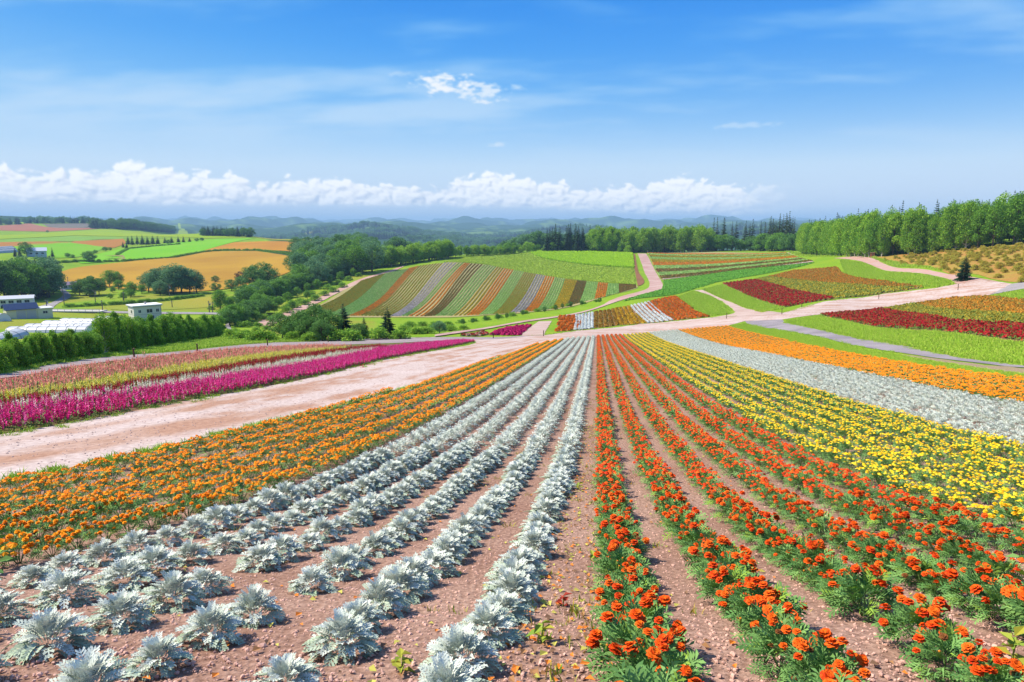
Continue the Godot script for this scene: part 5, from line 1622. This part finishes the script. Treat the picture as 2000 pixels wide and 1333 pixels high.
func valley_fields() -> void:
	var A := func(c0: Color, c1: Color) -> Callable: return two_tone(c0, c1, 0.12)
	for f in [
		["wheat_field", V([-276.0, -414.2, -294.7, -470.5, -288.2, -509.2, -276.0, -562.4, -274.6, -616.3, -230.1, -619.7, -187.0, -571.6, -160.5, -503.7, -139.0, -435.3, -136.4, -388.2, -143.1, -329.2, -158.3, -314.9, -188.2, -334.7, -222.8, -358.4, -244.8, -371.0]), Color(0.52, 0.31, 0.035), Color(0.42, 0.23, 0.03), "golden brown field in the valley behind the trees"],
		["barley_field", V([-281.1, -628.7, -292.2, -691.2, -304.0, -755.5, -268.1, -753.8, -218.9, -708.3, -204.7, -676.5, -195.9, -616.2, -213.9, -626.1, -234.1, -630.7, -265.1, -626.3]), Color(0.54, 0.27, 0.03), Color(0.45, 0.21, 0.03), "orange brown field on the rise at left"],
		["young_crop_field", V([-345.6, -574.9, -375.8, -684.4, -373.3, -763.1, -361.1, -852.6, -325.7, -880.0, -305.4, -756.2, -291.6, -683.6, -280.7, -622.8, -277.6, -562.2, -294.8, -524.6, -306.3, -489.4, -317.0, -500.8]), Color(0.17, 0.48, 0.02), Color(0.22, 0.50, 0.025), "vivid green field above the brown one"],
		["fallow_strip", V([-336.5, -558.7, -321.1, -568.4, -299.2, -532.5, -310.0, -520.7]), Color(0.35, 0.27, 0.13), Color(0.3, 0.25, 0.1), "small beige strip beside the lone round tree"],
		["green_field", V([-442.1, -608.0, -485.5, -696.6, -494.9, -767.6, -413.8, -697.3, -376.7, -630.3, -339.2, -536.5, -340.7, -514.6, -378.7, -542.2]), Color(0.18, 0.46, 0.02), Color(0.22, 0.45, 0.03), "bright green field below the orange ones at left"],
		["orange_field", V([-491.8, -769.9, -525.7, -860.6, -491.5, -873.5, -429.6, -766.6, -387.7, -671.5, -407.8, -687.0]), Color(0.45, 0.19, 0.035), Color(0.4, 0.2, 0.05), "orange field on the far slope"],
		["rust_field", V([-591.8, -693.9, -546.3, -737.2, -527.4, -782.2, -491.0, -770.5, -469.1, -673.0, -457.3, -616.3, -499.4, -584.6]), Color(0.45, 0.19, 0.05), Color(0.38, 0.2, 0.05), "rust coloured field at the left edge"],
		["pale_green_field", V([-641.6, -752.8, -593.8, -801.8, -622.5, -967.0, -510.3, -919.3, -428.8, -864.4, -491.5, -873.5, -507.6, -796.7, -546.3, -737.2]), Color(0.20, 0.36, 0.06), Color(0.22, 0.4, 0.06), "pale green field on the far slope"],
		["meadow", V([-720.1, -884.5, -703.3, -950.6, -754.7, -1173.7, -814.6, -1490.2, -2212.8, -4607.3, -413.1, -962.9, -1191.3, -3220.3, -343.1, -891.2, -381.1, -858.0, -476.2, -919.2, -635.7, -1010.9, -603.9, -815.5]), Color(0.26, 0.42, 0.015), Color(0.32, 0.42, 0.02), "yellow green meadow along the ridge"],
		["ploughed_field", V([-1033.0, -1216.0, -1195.7, -1528.3, -1137.1, -1540.7, -1176.8, -1688.0, -891.4, -1395.4, -810.9, -1372.3, -777.6, -1156.1, -853.2, -1154.5]), Color(0.42, 0.16, 0.10), Color(0.36, 0.16, 0.09), "ploughed red field near the skyline at left"],
		["purple_field", V([-1109.5, -1634.5, -980.6, -1621.0, -830.7, -1388.7, -891.4, -1395.4]), Color(0.17, 0.15, 0.14), Color(0.2, 0.18, 0.14), "dull purple field below the skyline wood"],
		["stubble_field", V([-1114.3, -3104.6, -967.6, -3371.3, -215.4, -741.7, -248.4, -762.0, -289.6, -823.3]), Color(0.36, 0.36, 0.03), Color(0.34, 0.33, 0.04), "yellowish field at the end of the ridge"],
		["hay_field", V([-141.8, -239.6, -144.9, -256.8, -139.8, -273.5, -134.2, -297.9, -133.4, -307.5, -114.7, -264.7, -119.8, -248.5, -131.3, -235.4]), Color(0.40, 0.34, 0.05), Color(0.28, 0.34, 0.05), "ochre hay field beside the power poles"]]:
		lay(f[0], f[1], 14.0, 9.0 if f[0] != "hay_field" else 4.0, 0.35 if f[0] != "hay_field" else 0.12, M.crop, A.call(f[2], f[3]), f[4])

func tree_cover() -> void:
	var pick := func(names: Array) -> Callable:
		return func(_r: int, _q: Vector2) -> String: return names[rng.randi() % names.size()]
	# hedge trees beyond the gravel path
	grove(V([-27.55, -33.92, -28.56, -37.32, -30.38, -42.31, -31.90, -48.06, -33.3, -54.0]), 1.2, 2, 1.3, 1.95, 0.25, pick.call(["hedge", "hedge", "broad_mid", "birch"]), "the low left hedge", 1.05)
	grove(V([-33.8, -55.5, -37.1, -67.7, -41.1, -83.2, -51.7, -120.1]), 1.9, 2, 1.9, 3.1, 0.32, pick.call(["hedge", "hedge", "broad_mid", "birch"]), "the path-side hedge", 0.98)
	# the clump beside the path in the middle
	trees_at([[-32.7, -96.2, 3.86], [-30.2, -96.0, 4.29], [-28.2, -95.7, 5.31], [-25.3, -93.1, 4.23], [-21.4, -94.1, 2.47], [-29.9, -91.5, 2.68], [-25.1, -89.2, 3.09], [-27.8, -91.4, 3.59]], "broad_dark", "round_dark_tree", "round dark tree in the clump by the path", "round dark trees by the path", "tree", 1.3)
	trees_at([[-28.3, -100.1, 5.09], [-24.1, -96.7, 5.29], [-21.4, -97.7, 3.16]], "conifer", "pointed_conifer", "pointed conifer in the clump by the path", "pointed conifers by the path", "tree", 1.9)
	trees_at([[-17.8, -96.8, 4.77]], "spruce", "spreading_spruce", "dense wide spruce standing right of the clump by the path", "", "tree", 1.0)
	trees_at([[-18.8, -93.7, 1.95], [-29.0, -89.4, 1.52], [-23.3, -89.0, 1.85], [-21.2, -88.8, 1.98], [-15.8, -94.8, 1.68], [-26.4, -87.4, 1.35], [-31.8, -87.2, 1.88], [-33.4, -87.1, 1.54], [-37.7, -93.6, 1.66], [-42.1, -101.3, 1.72]], "shrub", "path_shrub", "rounded green shrub by the path", "shrubs by the path", "shrub", 1.5)
	trees_at([[95.3, -144.4, 5.59]], "spruce", "lone_spruce", "lone dark spruce casting a shadow on the dirt road", "", "tree", 0.95)
	# valley floor
	trees_at([[-170.4, -319.9, 9.99], [-164.0, -314.5, 11.50], [-160.1, -314.8, 12.71], [-155.2, -312.5, 13.81], [-152.9, -315.5, 12.98], [-149.3, -315.9, 11.79], [-147.3, -318.7, 9.71], [-154.5, -307.1, 7.26], [-157.0, -304.1, 6.72]], "broad_blue", "clump_tree", "big grey green tree of the round clump before the brown field", "trees of the round clump", "tree", 1.25)
	trees_at([[-193.8, -305.6, 7.45], [-190.9, -305.7, 8.15], [-186.1, -303.0, 9.24], [-186.5, -308.0, 7.74], [-184.7, -298.1, 6.14]], "broad_dark", "roadside_tree", "dark tree of the group right of the road bend", "trees by the road bend", "tree", 1.2)
	trees_at([[-206.2, -350.1, 9.05], [-205.4, -356.1, 7.85], [-193.2, -335.1, 5.10]], "broad_mid", "tall_valley_tree", "tall leafy tree before the brown field", "tall valley trees", "tree", 1.2)
	trees_at([[-166.7, -298.4, 6.60], [-162.6, -290.6, 3.99], [-169.1, -311.6, 4.27], [-169.1, -286.6, 2.40], [-160.3, -280.7, 3.43], [-186.2, -318.2, 2.91]], "broad_mid", "meadow_tree", "small tree on the valley meadow", "small meadow trees", "tree", 1.3)
	trees_at([[-311.1, -505.8, 8.41]], "broad_dark", "lone_round_tree", "lone round dark tree on the hedge line of the green field", "", "tree", 1.6)
	trees_at([[-163.0, -375.5, 3.99], [-135.2, -329.1, 5.76], [-140.7, -324.1, 4.44], [-127.3, -336.4, 11.52], [-129.2, -353.5, 12.36], [-123.1, -347.5, 9.25], [-136.8, -344.6, 5.77]], "broad_dark", "field_edge_tree", "dark tree at the end of the brown field", "field edge trees", "tree", 1.4)
	trees_at([[-146.8, -370.2, 6.47]], "bronze", "bronze_tree", "bronze leaved tree at the right end of the brown field", "", "tree", 1.3)
	trees_at([[-108.8, -253.3, 7.56], [-76.0, -186.0, 5.28], [-101.7, -263.2, 8.45], [-89.5, -239.8, 7.34], [-111.9, -302.8, 8.08], [-101.0, -282.7, 6.04], [-103.1, -298.4, 6.83], [-106.3, -318.5, 6.55], [-110.9, -278.3, 3.61], [-109.1, -262.2, 4.01], [-81.5, -211.5, 4.05], [-90.0, -259.7, 4.37], [-91.7, -278.5, 4.68], [-84.3, -240.4, 4.05], [-94.9, -300.9, 4.59], [-95.7, -319.0, 4.37], [-92.9, -326.3, 4.97], [-122.2, -313.1, 4.77], [-87.4, -290.7, 4.21], [-81.7, -252.3, 4.05], [-96.2, -263.5, 5.03], [-106.7, -282.7, 5.39], [-90.3, -263.5, 4.43], [-109.1, -302.7, 5.54], [-90.2, -339.3, 4.64], [-87.9, -350.8, 4.79], [-84.0, -362.5, 4.40], [-93.0, -232.5, 4.10], [-109.2, -266.3, 4.07], [-93.0, -220.7, 3.72], [-99.6, -253.3, 4.07], [-77.5, -205.0, 3.46], [-93.2, -263.5, 4.43], [-103.0, -311.9, 5.23], [-100.9, -328.3, 5.25], [-101.2, -346.4, 5.53], [-99.5, -359.5, 5.46]], "broad_mid", "slope_tree", "green tree on the slope left of the hill track", "slope trees left of the track", "tree", 1.15)
	trees_at([[-113.6, -269.5, 2.88], [-98.4, -238.2, 2.55], [-89.7, -226.3, 2.43], [-77.9, -212.7, 2.12], [-100.6, -267.2, 2.45], [-84.2, -254.1, 2.53], [-86.8, -278.1, 2.55], [-87.7, -299.3, 2.74], [-87.3, -323.6, 2.95], [-85.7, -336.7, 2.81], [-83.2, -347.8, 2.64], [-80.9, -360.8, 2.46], [-73.4, -206.6, 1.90], [-75.6, -220.5, 2.20], [-85.3, -380.8, 2.89], [-80.9, -394.2, 2.69], [-68.2, -173.4, 2.00], [-65.3, -174.3, 1.61], [-112.9, -260.9, 2.39], [-110.8, -250.2, 1.72], [-76.5, -220.3, 2.03], [-79.9, -240.8, 2.58], [-83.1, -259.8, 2.78], [-82.5, -270.7, 2.90], [-82.4, -284.9, 3.04], [-83.3, -301.7, 2.76], [-82.0, -312.3, 3.09], [-81.0, -325.5, 2.97], [-75.7, -194.6, 2.09], [-69.4, -173.2, 1.86], [-96.7, -282.6, 2.80], [-92.1, -239.4, 2.57], [-58.0, -141.8, 1.09], [-48.7, -123.6, 1.24], [-53.8, -142.0, 1.31], [-57.9, -159.4, 1.35], [-52.5, -123.6, 1.05]], "shrub", "slope_shrub", "bright shrub on the slope left of the hill track", "slope shrubs", "shrub", 1.4)
	grove(V([-101.8, -255.1, -102.1, -282.8, -102.4, -317.6, -98.0, -344.4, -88.3, -369.5]), 6.5, 3, 9.0, 7.0, 0.3, pick.call(["broad_dark", "broad_mid", "broad_blue"]), "the thicket left of the hill track", 1.25)
	grove(V([-72.5, -172.7, -80.2, -204.0, -86.9, -240.1]), 5.0, 2, 8.0, 5.0, 0.3, pick.call(["broad_dark", "broad_mid"]), "the thicket by the valley bend", 1.3)
	# the left wood
	grove(V([-198.4, -248.7, -199.3, -265.0, -197.0, -273.0, -199.1, -288.1, -201.8, -301.3]), 6.5, 4, 9.0, 15.0, 0.22, pick.call(["broad_dark", "broad_blue", "broad_mid", "conifer"]), "the left-edge wood", 1.05)
	# trees along far field lines
	trees_at([[-415.1, -746.5, 8.99], [-405.1, -736.3, 9.98], [-404.6, -745.4, 10.10], [-398.3, -744.0, 10.64], [-391.9, -742.4, 9.50], [-390.6, -750.6, 9.60], [-384.1, -748.7, 9.02], [-385.1, -766.3, 6.92], [-376.6, -764.0, 7.47], [-373.1, -772.2, 7.55], [-366.7, -770.8, 7.54], [-364.1, -779.9, 5.87], [-385.6, -683.8, 6.18], [-376.7, -674.1, 5.59]], "conifer", "field_line_conifer", "dark tree in the line between the far green fields", "dark trees between the far fields", "tree", 1.7)
	trees_at([[-363.9, -616.3, 4.18], [-365.0, -625.4, 3.30], [-354.4, -585.9, 3.09], [-343.0, -531.3, 3.61], [-338.2, -529.9, 2.80], [-360.4, -789.7, 4.16], [-359.4, -800.6, 4.22], [-371.2, -745.0, 5.05], [-758.5, -1129.9, 3.39], [-365.8, -959.9, 4.33]], "broad_dark", "far_field_tree", "small far tree between the left fields", "small far field trees", "tree", 1.5)
	trees_at([[-1108.1, -3255.7, 34.24]], "broad_dark", "ridge_tree", "lone dark tree on the ridge against the far hills", "", "tree", 1.3)
	grove(V([-348.0, -477.4, -358.8, -513.5, -346.2, -524.2]), 12.0, 1, 8.0, 9.0, 0.25, pick.call(["broad_dark", "conifer"]), "the pale blue farmhouse", 1.2)
	# the wood that fills the dip behind the track
	grove(V([-105.1, -329.9, -101.8, -339.7, -94.9, -352.5, -86.8, -374.8, -78.3, -396.0]), 8.5, 9, 30.0, 14.5, 0.2, pick.call(["broad_blue", "broad_dark", "broad_blue", "broad_mid"]), "the wood in the dip", 1.15)
	# the line of young trees behind the crest
	grove(V([-90.0, -388.9, -72.6, -405.9, -62.1, -416.8, -49.1, -440.3, -41.5, -465.3]), 5.0, 3, 6.0, 10.5, 0.25, pick.call(["broad_light", "birch", "broad_light"]), "the line left of the crest", 1.15)
	grove(V([-40.4, -472.2, -21.8, -488.7, 0.0, -520.2, 15.7, -529.6, 39.4, -530.6, 69.5, -519.7, 87.2, -499.6]), 6.5, 2, 7.0, 6.5, 0.35, pick.call(["broad_light", "broad_mid", "birch"]), "the low crest tree line", 1.25)
	# the wood on the crest and the stand of larches
	grove(V([57.9, -520.0, 76.1, -512.3, 97.5, -504.6, 113.1, -507.5, 132.4, -495.3, 143.2, -500.9]), 4.2, 3, 8.0, 18.5, 0.12, func(r, _q): return ["birch", "broad_light"][rng.randi() % 2] if r < 2 else "conifer", "the crest wood", 0.82)
	grove(V([25.5, -527.9, 57.9, -520.0]), 7.0, 3, 8.0, 19.0, 0.2, pick.call(["conifer"]), "the dark crest corner", 1.1)
	grove(V([148.8, -520.3, 169.2, -517.8, 187.0, -503.9, 183.3, -449.0]), 6.5, 2, 9.0, 23.0, 0.14, pick.call(["larch"]), "the open larch stand", 1.0)
	grove(V([422.6, -1724.4, 146.6, -493.5, 171.1, -490.3, 176.6, -424.6]), 5.5, 2, 6.0, 9.0, 0.4, pick.call(["broad_mid", "broad_dark"]), "the larch undergrowth", 1.4)
	# the forest at right
	grove(V([160.5, -382.1, 148.4, -322.0, 136.9, -270.7, 135.4, -260.0, 139.6, -253.7, 145.3, -244.5, 151.9, -237.9, 156.9, -227.4, 164.4, -221.8, 185.0, -223.1]), 4.3, 5, 6.0, 15.2, 0.16, func(r, _q): return ["birch", "birch", "broad_mid", "birch", "broad_light"][rng.randi() % 5] if r < 3 else (["larch", "conifer"][rng.randi() % 2] if rng.randf() < 0.6 else "birch"), "the right-hand forest", 0.70)
	# skyline woods that read as one mass
	wood_rows("hilltop_wood", V([-826.5, -1358.0, -781.7, -1383.0, -831.1, -1583.9, -984.6, -2011.4]), 9.0, 7, 14.0, 19.0, ["conifer", "conifer", "broad_dark"], "dark conifer wood crowning the far left hill")
	wood_rows("ridge_wood", V([-412.9, -917.8, -379.0, -914.7, -346.7, -921.9]), 7.0, 4, 9.0, 12.0, ["conifer", "broad_dark"], "dark wood along the ridge before the far hills")
	wood_rows("skyline_wood", V([-1261.6, -1526.2, -1189.5, -1580.3, -1144.7, -1616.0]), 11.0, 4, 14.0, 17.0, ["broad_dark", "conifer"], "dark wood on the skyline at the left edge")
	wood_rows("skyline_trees", V([-1194.4, -1695.3, -1065.4, -1641.1, -980.6, -1621.0]), 13.0, 3, 16.0, 16.0, ["broad_blue", "conifer"], "thin line of trees along the left skyline")
	for hd in [["field_hedge", V([-319.6, -479.5, -317.0, -500.8, -290.6, -516.9, -271.5, -553.0, -272.8, -605.0, -265.1, -626.3, -232.1, -625.1, -187.8, -587.7]), 2.4, "dark hedge line between green and brown fields"], ["meadow_hedge", V([-163.6, -249.3, -155.1, -254.4, -147.7, -259.1, -142.1, -277.9, -137.4, -304.6]), 1.8, "leafy hedge across the valley meadow"], ["lane_hedge", V([-325.8, -567.6, -364.7, -655.1, -363.8, -700.6, -352.5, -731.5]), 2.2, "hedge line below the far dark trees"]]:
		wood_rows(hd[0], hd[1], hd[2] * 0.8, 1, 1.0, hd[2], ["shrub"], hd[3])
	var spread := {}
	var names := ["broad_blue", "conifer", "broad_dark"]
	for i in 42000:
		var d := 620.0 * pow(16.0, rng.randf() * 0.62)
		var az := rng.randf_range(-0.42, 0.62)
		if az < -0.17 and d < 2300.0: continue
		if az > 0.22 and d < 2500.0 or az > 0.40: continue
		var x := d * sin(az)
		var z := -d * cos(az)
		if land_tone(x, z, d, az).g > 0.14: continue
		var k: String = names[rng.randi() % 3] if tone.get_noise_2d(x * 0.02, z * 0.02) < 0.15 else "conifer"
		if not spread.has(k): spread[k] = []
		var h := 17.0 * rng.randf_range(0.7, 1.25) * (1.0 + d / 9000.0)
		spread[k].append(Transform3D(Basis(UP, rng.randf() * TAU).scaled(Vector3(h * 1.35, h, h * 1.35)), on(x, z, -0.5)))
	for k in spread: stuff("far_forest", kinds[k][1][1], spread[k], [], "blue green forest covering the far hills", "forest")
	# saplings and shrubs along the valley track
	trees_at([[-11.8, -162.6, 1.62], [-9.8, -169.1, 1.43], [-7.1, -179.7, 1.52], [-3.8, -180.2, 1.80], [-1.4, -185.3, 1.56], [3.1, -198.1, 1.67], [10.0, -208.3, 1.91], [13.8, -214.9, 1.97], [16.4, -222.3, 1.70], [19.3, -223.5, 2.05], [29.2, -226.0, 1.90], [23.0, -225.2, 1.89]], "broad_dark", "track_sapling", "slender young tree along the valley track", "saplings along the valley track", "tree", 0.9)
	trees_at([[-12.6, -117.6, 2.26]], "broad_blue", "bushy_track_tree", "bushy grey green tree left of the valley track", "", "tree", 1.5)
	trees_at([[-18.5, -116.5, 1.61], [-16.2, -113.7, 1.40], [-14.5, -115.6, 1.42], [-11.5, -126.9, 1.27], [-9.4, -130.9, 1.11], [-24.5, -162.1, 1.62], [-22.1, -166.9, 1.54], [-18.4, -161.8, 1.49], [-15.6, -165.0, 1.27], [-13.2, -174.7, 1.21], [-10.1, -179.0, 1.24], [-6.9, -182.4, 1.26], [-3.6, -188.7, 1.30], [0.0, -195.6, 1.35], [3.9, -206.0, 1.26], [8.0, -212.9, 1.30], [13.3, -220.7, 1.35], [18.8, -227.1, 1.21], [24.4, -231.7, 1.06], [28.8, -232.2, 1.06], [-17.8, -126.7, 0.97], [-15.8, -131.7, 1.21], [-14.3, -142.8, 1.10]], "shrub", "track_shrub", "low green shrub beside the valley track", "shrubs along the valley track", "shrub", 1.9)
	# dry bushes on the reddish slope
	var slope := V([134.2, -252.4, 128.4, -226.8, 100.2, -154.5, 106.1, -160.7, 95.8, -129.3, 88.2, -107.0, 172.7, -211.9, 159.4, -214.9, 151.0, -239.2])
	var rows := line_rows(slope, Vector2(1, 0.1), 4.0, 3.4)
	rows.sort_custom(func(a, b): return a.x / -a.z < b.x / -b.z)
	var i := 0
	for p0: Vector3 in rows:
		if i >= 280: break
		var p := on(p0.x + wob(1.6), p0.z + wob(1.6))
		i += 1
		tree("dry_shrub", "slope_bush", "yellow green bush on the dry slope, %s from the left" % ordinal(i), p, rng.randf_range(0.7, 1.5), "bushes on the dry slope", "shrub", 1.25)

func odds() -> void:
	# grass along the roads and banks
	var fresh := [Color(0.24, 0.45, 0.03), Color(0.33, 0.52, 0.04), Color(0.42, 0.50, 0.08)]
	var tuft := grass_tuft(fresh, 26, 0.2, 0.2).mesh(M.plant)
	var tall := grass_tuft(fresh, 30, 0.34, 0.3).mesh(M.plant)
	var verge := V([-7.66, -6.76, -7.94, -10.09, -7.08, -15.98, -5.92, -21.29, -3.53, -32.89, 0.00, -56.98, 5.7, -87.6])
	var xf := []
	for i in verge.size() - 1:
		var n := int(verge[i].distance_to(verge[i + 1]) / 0.035)
		for k in n:
			var q := verge[i].lerp(verge[i + 1], rng.randf())
			if tone.get_noise_2d(q.x * 6.0, q.y * 6.0) < -0.08: continue
			xf.append(stand(on(q.x + wob(0.22), q.y + wob(0.22)), rng.randf_range(0.35, 0.9)))
	stuff("verge_grass", tuft, xf, [], "fresh grass fringe between the orange rows and the dirt road", "grass")
	for b in [
		["lane_grass", V([36.8, -114.7, 40.0, -116.2, 37.6, -96.6, 35.3, -77.4, 32.0, -60.1, 30.16, -49.43, 28.93, -42.06, 27.48, -35.90, 24.90, -25.90, 23.58, -24.50, 24.63, -32.12, 25.93, -42.43, 28.1, -56.8, 30.4, -69.7, 33.8, -92.3]), 0.2, "short bright grass between the orange bed and the gravel lane"],
		["bank_grass", V([45.0, -111.7, 52.3, -115.5, 49.2, -96.3, 46.7, -76.6, 44.7, -65.0, 43.4, -57.1, 35.45, -38.74, 29.09, -31.65, 32.47, -42.52, 33.21, -48.37, 34.8, -55.0, 38.1, -69.1, 39.8, -80.7, 41.5, -93.6]), 0.34, "bright grass bank between the gravel lane and the red bed"],
		["knoll_grass", V([51.8, -212.1, 61.7, -231.0, 60.5, -209.3, 57.3, -185.9, 50.4, -155.3, 45.5, -142.3, 41.7, -142.4]), 0.5, "grassy knoll above the copper bed"],
		["upper_bank_grass", V([65.2, -233.9, 75.2, -244.4, 66.5, -189.9, 58.8, -146.5, 49.0, -132.8, 53.6, -153.0, 58.9, -182.1, 61.7, -205.5]), 0.5, "grassy bank below the crimson bed"],
		["road_bank_grass", V([132.5, -278.1, 125.8, -245.1, 104.2, -179.1, 94.8, -148.3, 92.2, -141.9, 89.5, -143.9, 89.4, -148.5, 94.1, -167.0, 109.2, -224.6]), 0.6, "rough grass bank under the upper road"],
		["forest_edge_grass", V([502.4, -1692.0, 160.4, -378.5, 135.4, -260.0, 116.7, -201.0, 102.3, -160.2, 100.2, -154.5, 128.4, -226.8, 136.4, -260.1, 154.7, -371.6, 169.1, -421.5]), 0.9, "tall grass along the forest edge"],
		["hedge_grass", V([-25.42, -30.11, -27.50, -35.93, -30.60, -45.81, -32.0, -52.5, -30.7, -61.3, -31.3, -72.5, -29.2, -83.5, -25.2, -87.3, -28.9, -100.3, -35.4, -101.5, -46.2, -107.1, -40.2, -81.5, -36.5, -66.6, -33.3, -54.7, -31.52, -47.48, -28.29, -36.96, -26.90, -31.89]), 0.25, "grass strip under the hedge trees"],
		["corner_grass", V([80.5, -114.7, 86.0, -114.8, 91.8, -106.6, 76.3, -88.1, 75.3, -100.2]), 0.4, "grass corner above the amber bed"]]:
		var p: PackedVector2Array = b[1]
		var r := bounds(p)
		var list := []
		var g: float = b[2]
		var x := r.position.x
		while x < r.end.x:
			var z := r.position.y
			while z < r.end.y:
				var q := Vector2(x + wob(g * 0.5), z + wob(g * 0.5))
				if inside(q, p): list.append(stand(on(q.x, q.y), rng.randf_range(0.6, 1.3) * (0.42 if b[0] == 'lane_grass' else clampf(g * 2.6, 0.8, 2.2))))
				z += g
			x += g
		stuff(b[0], tall, list, [], b[3], "grass")
	# grassy road margins
	for e in [
		["road_margin_grass", V([0.0, -104.8, 5.0, -108.4, 13.2, -129.1, 26.8, -141.7, 40.2, -138.8, 44.3, -133.4]), 0.05, "sparse grass on the far margin of the dirt road"],
		["road_edge_grass", V([51.1, -128.4, 66.6, -147.6, 83.8, -153.5, 89.1, -143.3, 92.2, -141.9]), 0.05, "grass on the edge of the dirt road before the rust bed"],
		["lane_margin_grass", V([40.2, -115.9, 38.3, -98.4, 36.2, -79.5, 33.0, -62.0, 32.3, -55.9]), 0.05, "grass along the lower margin of the gravel lane"],
		["lane_edge_grass", V([44.2, -109.8, 41.2, -92.8, 39.4, -80.0, 37.8, -68.5, 34.5, -54.5, 32.92, -47.95, 31.95, -41.83, 29.43, -32.03]), 0.03, "grass along the upper margin of the gravel lane"],
		["path_margin_grass", V([-27.50, -35.93, -30.60, -45.81, -31.6, -51.8, -30.2, -60.4, -31.0, -81.6, -30.2, -93.8, -23.8, -96.6, -9.6, -101.1]), 0.03, "grass along the gravel path on the hedge side"],
		["upper_road_grass", V([127.2, -248.0, 105.8, -181.9, 95.7, -149.7]), 0.06, "grass on the lower edge of the upper road"],
		["bed_margin_grass", V([-12.29, -15.80, -11.97, -20.65, -10.83, -28.19, -9.96, -34.68, -9.15, -47.95, -4.5, -84.6]), 0.09, "weedy margin between magenta bed and dirt road"]]:
		var l: PackedVector2Array = e[1]
		var list := []
		for i in l.size() - 1:
			for k in int(l[i].distance_to(l[i + 1]) / e[2]):
				var q := l[i].lerp(l[i + 1], rng.randf())
				if tone.get_noise_2d(q.x * 5.0, q.y * 5.0) < -0.05: continue
				var w := 0.12 + absf(tone.get_noise_2d(q.x * 3.0, q.y * 3.0)) * 1.0
				list.append(stand(on(q.x + wob(w), q.y + wob(w)), rng.randf_range(0.3, 0.85)))
		stuff(e[0], tuft, list, [], e[3], "grass")
	# fallen petals, dry leaves and seedlings on the near soil
	var scrap := Geo.new()
	scrap.quad(Vector3(-0.012, 0.004, -0.006), Vector3(0.0, 0.012, -0.012), Vector3(0.014, 0.003, 0.002), Vector3(0.0, 0.008, 0.011), Color(0.6, 0.6, 0.6))
	var bits := []
	var tints := []
	for i in 2600:
		var zf := 2.0 + 16.0 * pow(rng.randf(), 1.6)
		var x := row_x(rng.randf_range(-0.7, 0.25) if rng.randf() < 0.45 else rng.randf_range(-6.5, 6.5), zf)
		if absf(x) > 0.8 * zf + 1.0: continue
		var s := rng.randf_range(0.7, 1.9)
		bits.append(Transform3D(Basis(UP, rng.randf() * TAU).scaled(Vector3(s, s, s)), on(x, -zf, 0.025)))
		tints.append([Color(1.1, 0.35, 0.05), Color(0.55, 0.28, 0.12), Color(0.35, 0.2, 0.12), Color(0.75, 0.7, 0.15)][rng.randi() % 4])
	stuff("fallen_petals", scrap.mesh(M.petal), bits, tints, "fallen petals and dry leaves on the soil between rows", "petals")
	bits = []
	for i in 260:
		var zf := 2.4 + 22.0 * rng.randf()
		var x := row_x(rng.randf_range(-0.6, 0.1) if rng.randf() < 0.4 else roundf(rng.randf_range(-6.0, 6.0)) - 0.35, zf)
		if absf(x) < 0.8 * zf + 1.0: bits.append(stand(on(x + wob(0.12), -zf), rng.randf_range(0.15, 0.42)))
	stuff("seedlings", grass_tuft([Color(0.35, 0.42, 0.05), Color(0.22, 0.36, 0.05), Color(0.45, 0.34, 0.05)], 18, 0.22, 0.22).mesh(M.plant), bits, [], "yellow green seedlings sprouting between the rows", "seedlings")
	# weeds in the near soil
	var weed := [[Vector2(0.15, -3.22), "yellow green weed with orange edged leaves on the bare strip", 1.0], [Vector2(-0.50, -2.80), "tall pale weed at the bottom edge among silver plants", 0.8], [Vector2(0.68, -5.32), "small yellowing weed between silver and red rows", 0.8], [Vector2(-0.05, -4.38), "little green weed beside the silver row", 0.7], [Vector2(2.35, -2.92), "broad bright green weed in the right corner", 1.2], [Vector2(2.83, -8.55), "round light green weed between the red rows", 1.2], [Vector2(0.32, -3.97), "red leaved seedling on the bare strip", 0.7], [Vector2(-0.43, -7.70), "yellow weed right of the second silver row", 0.8], [Vector2(0.98, -9.53), "pale weed patch beside the first silver row", 0.9]]
	for w in weed:
		var p := on(w[0].x, w[0].y)
		var o := thing("weed", w[1], "weed", p)
		var red: bool = "red leaved" in w[1]
		var st := Geo.new()
		st.tube(Vector3.ZERO, Vector3(0.01, 0.12, 0) * w[2], 0.005, 0.003, 5, Color(0.2, 0.28, 0.05))
		part("stem", one(st), o)
		for k in 9:
			var g := Geo.new()
			var L: float = rng.randf_range(0.06, 0.1) * w[2]
			var at := Transform3D(spin(k * 2.4, wob(0.4) + 0.35, wob(0.5)), Vector3(0, 0.03 + 0.012 * k, 0) * w[2])
			var c := Color(0.35, 0.05, 0.03) if red else Color(0.20, 0.32, 0.04).lerp(Color(0.40, 0.26, 0.03), rng.randf() * 0.6)
			g.quad(at * Vector3.ZERO, at * Vector3(L * 0.45, 0.008, L * 0.3), at * Vector3(L, -L * 0.2, 0), at * Vector3(L * 0.45, 0.008, -L * 0.3), c)
			part("leaf", g.mesh(M.plant), o)
	var q := Vector2(-9.10, -40.92)
	var o := thing("fallen_plume", "single magenta plume lying on the dirt road", "flower", on(q.x, q.y, 0.06))
	var pp := plume_plant([Color(0.62, 0.012, 0.12)], 5, 0.3, Color(0.1, 0.2, 0.05))
	part("plume", pp[1].mesh(M.petal), o, Transform3D(Basis(Vector3.RIGHT, 1.4), Vector3.ZERO))
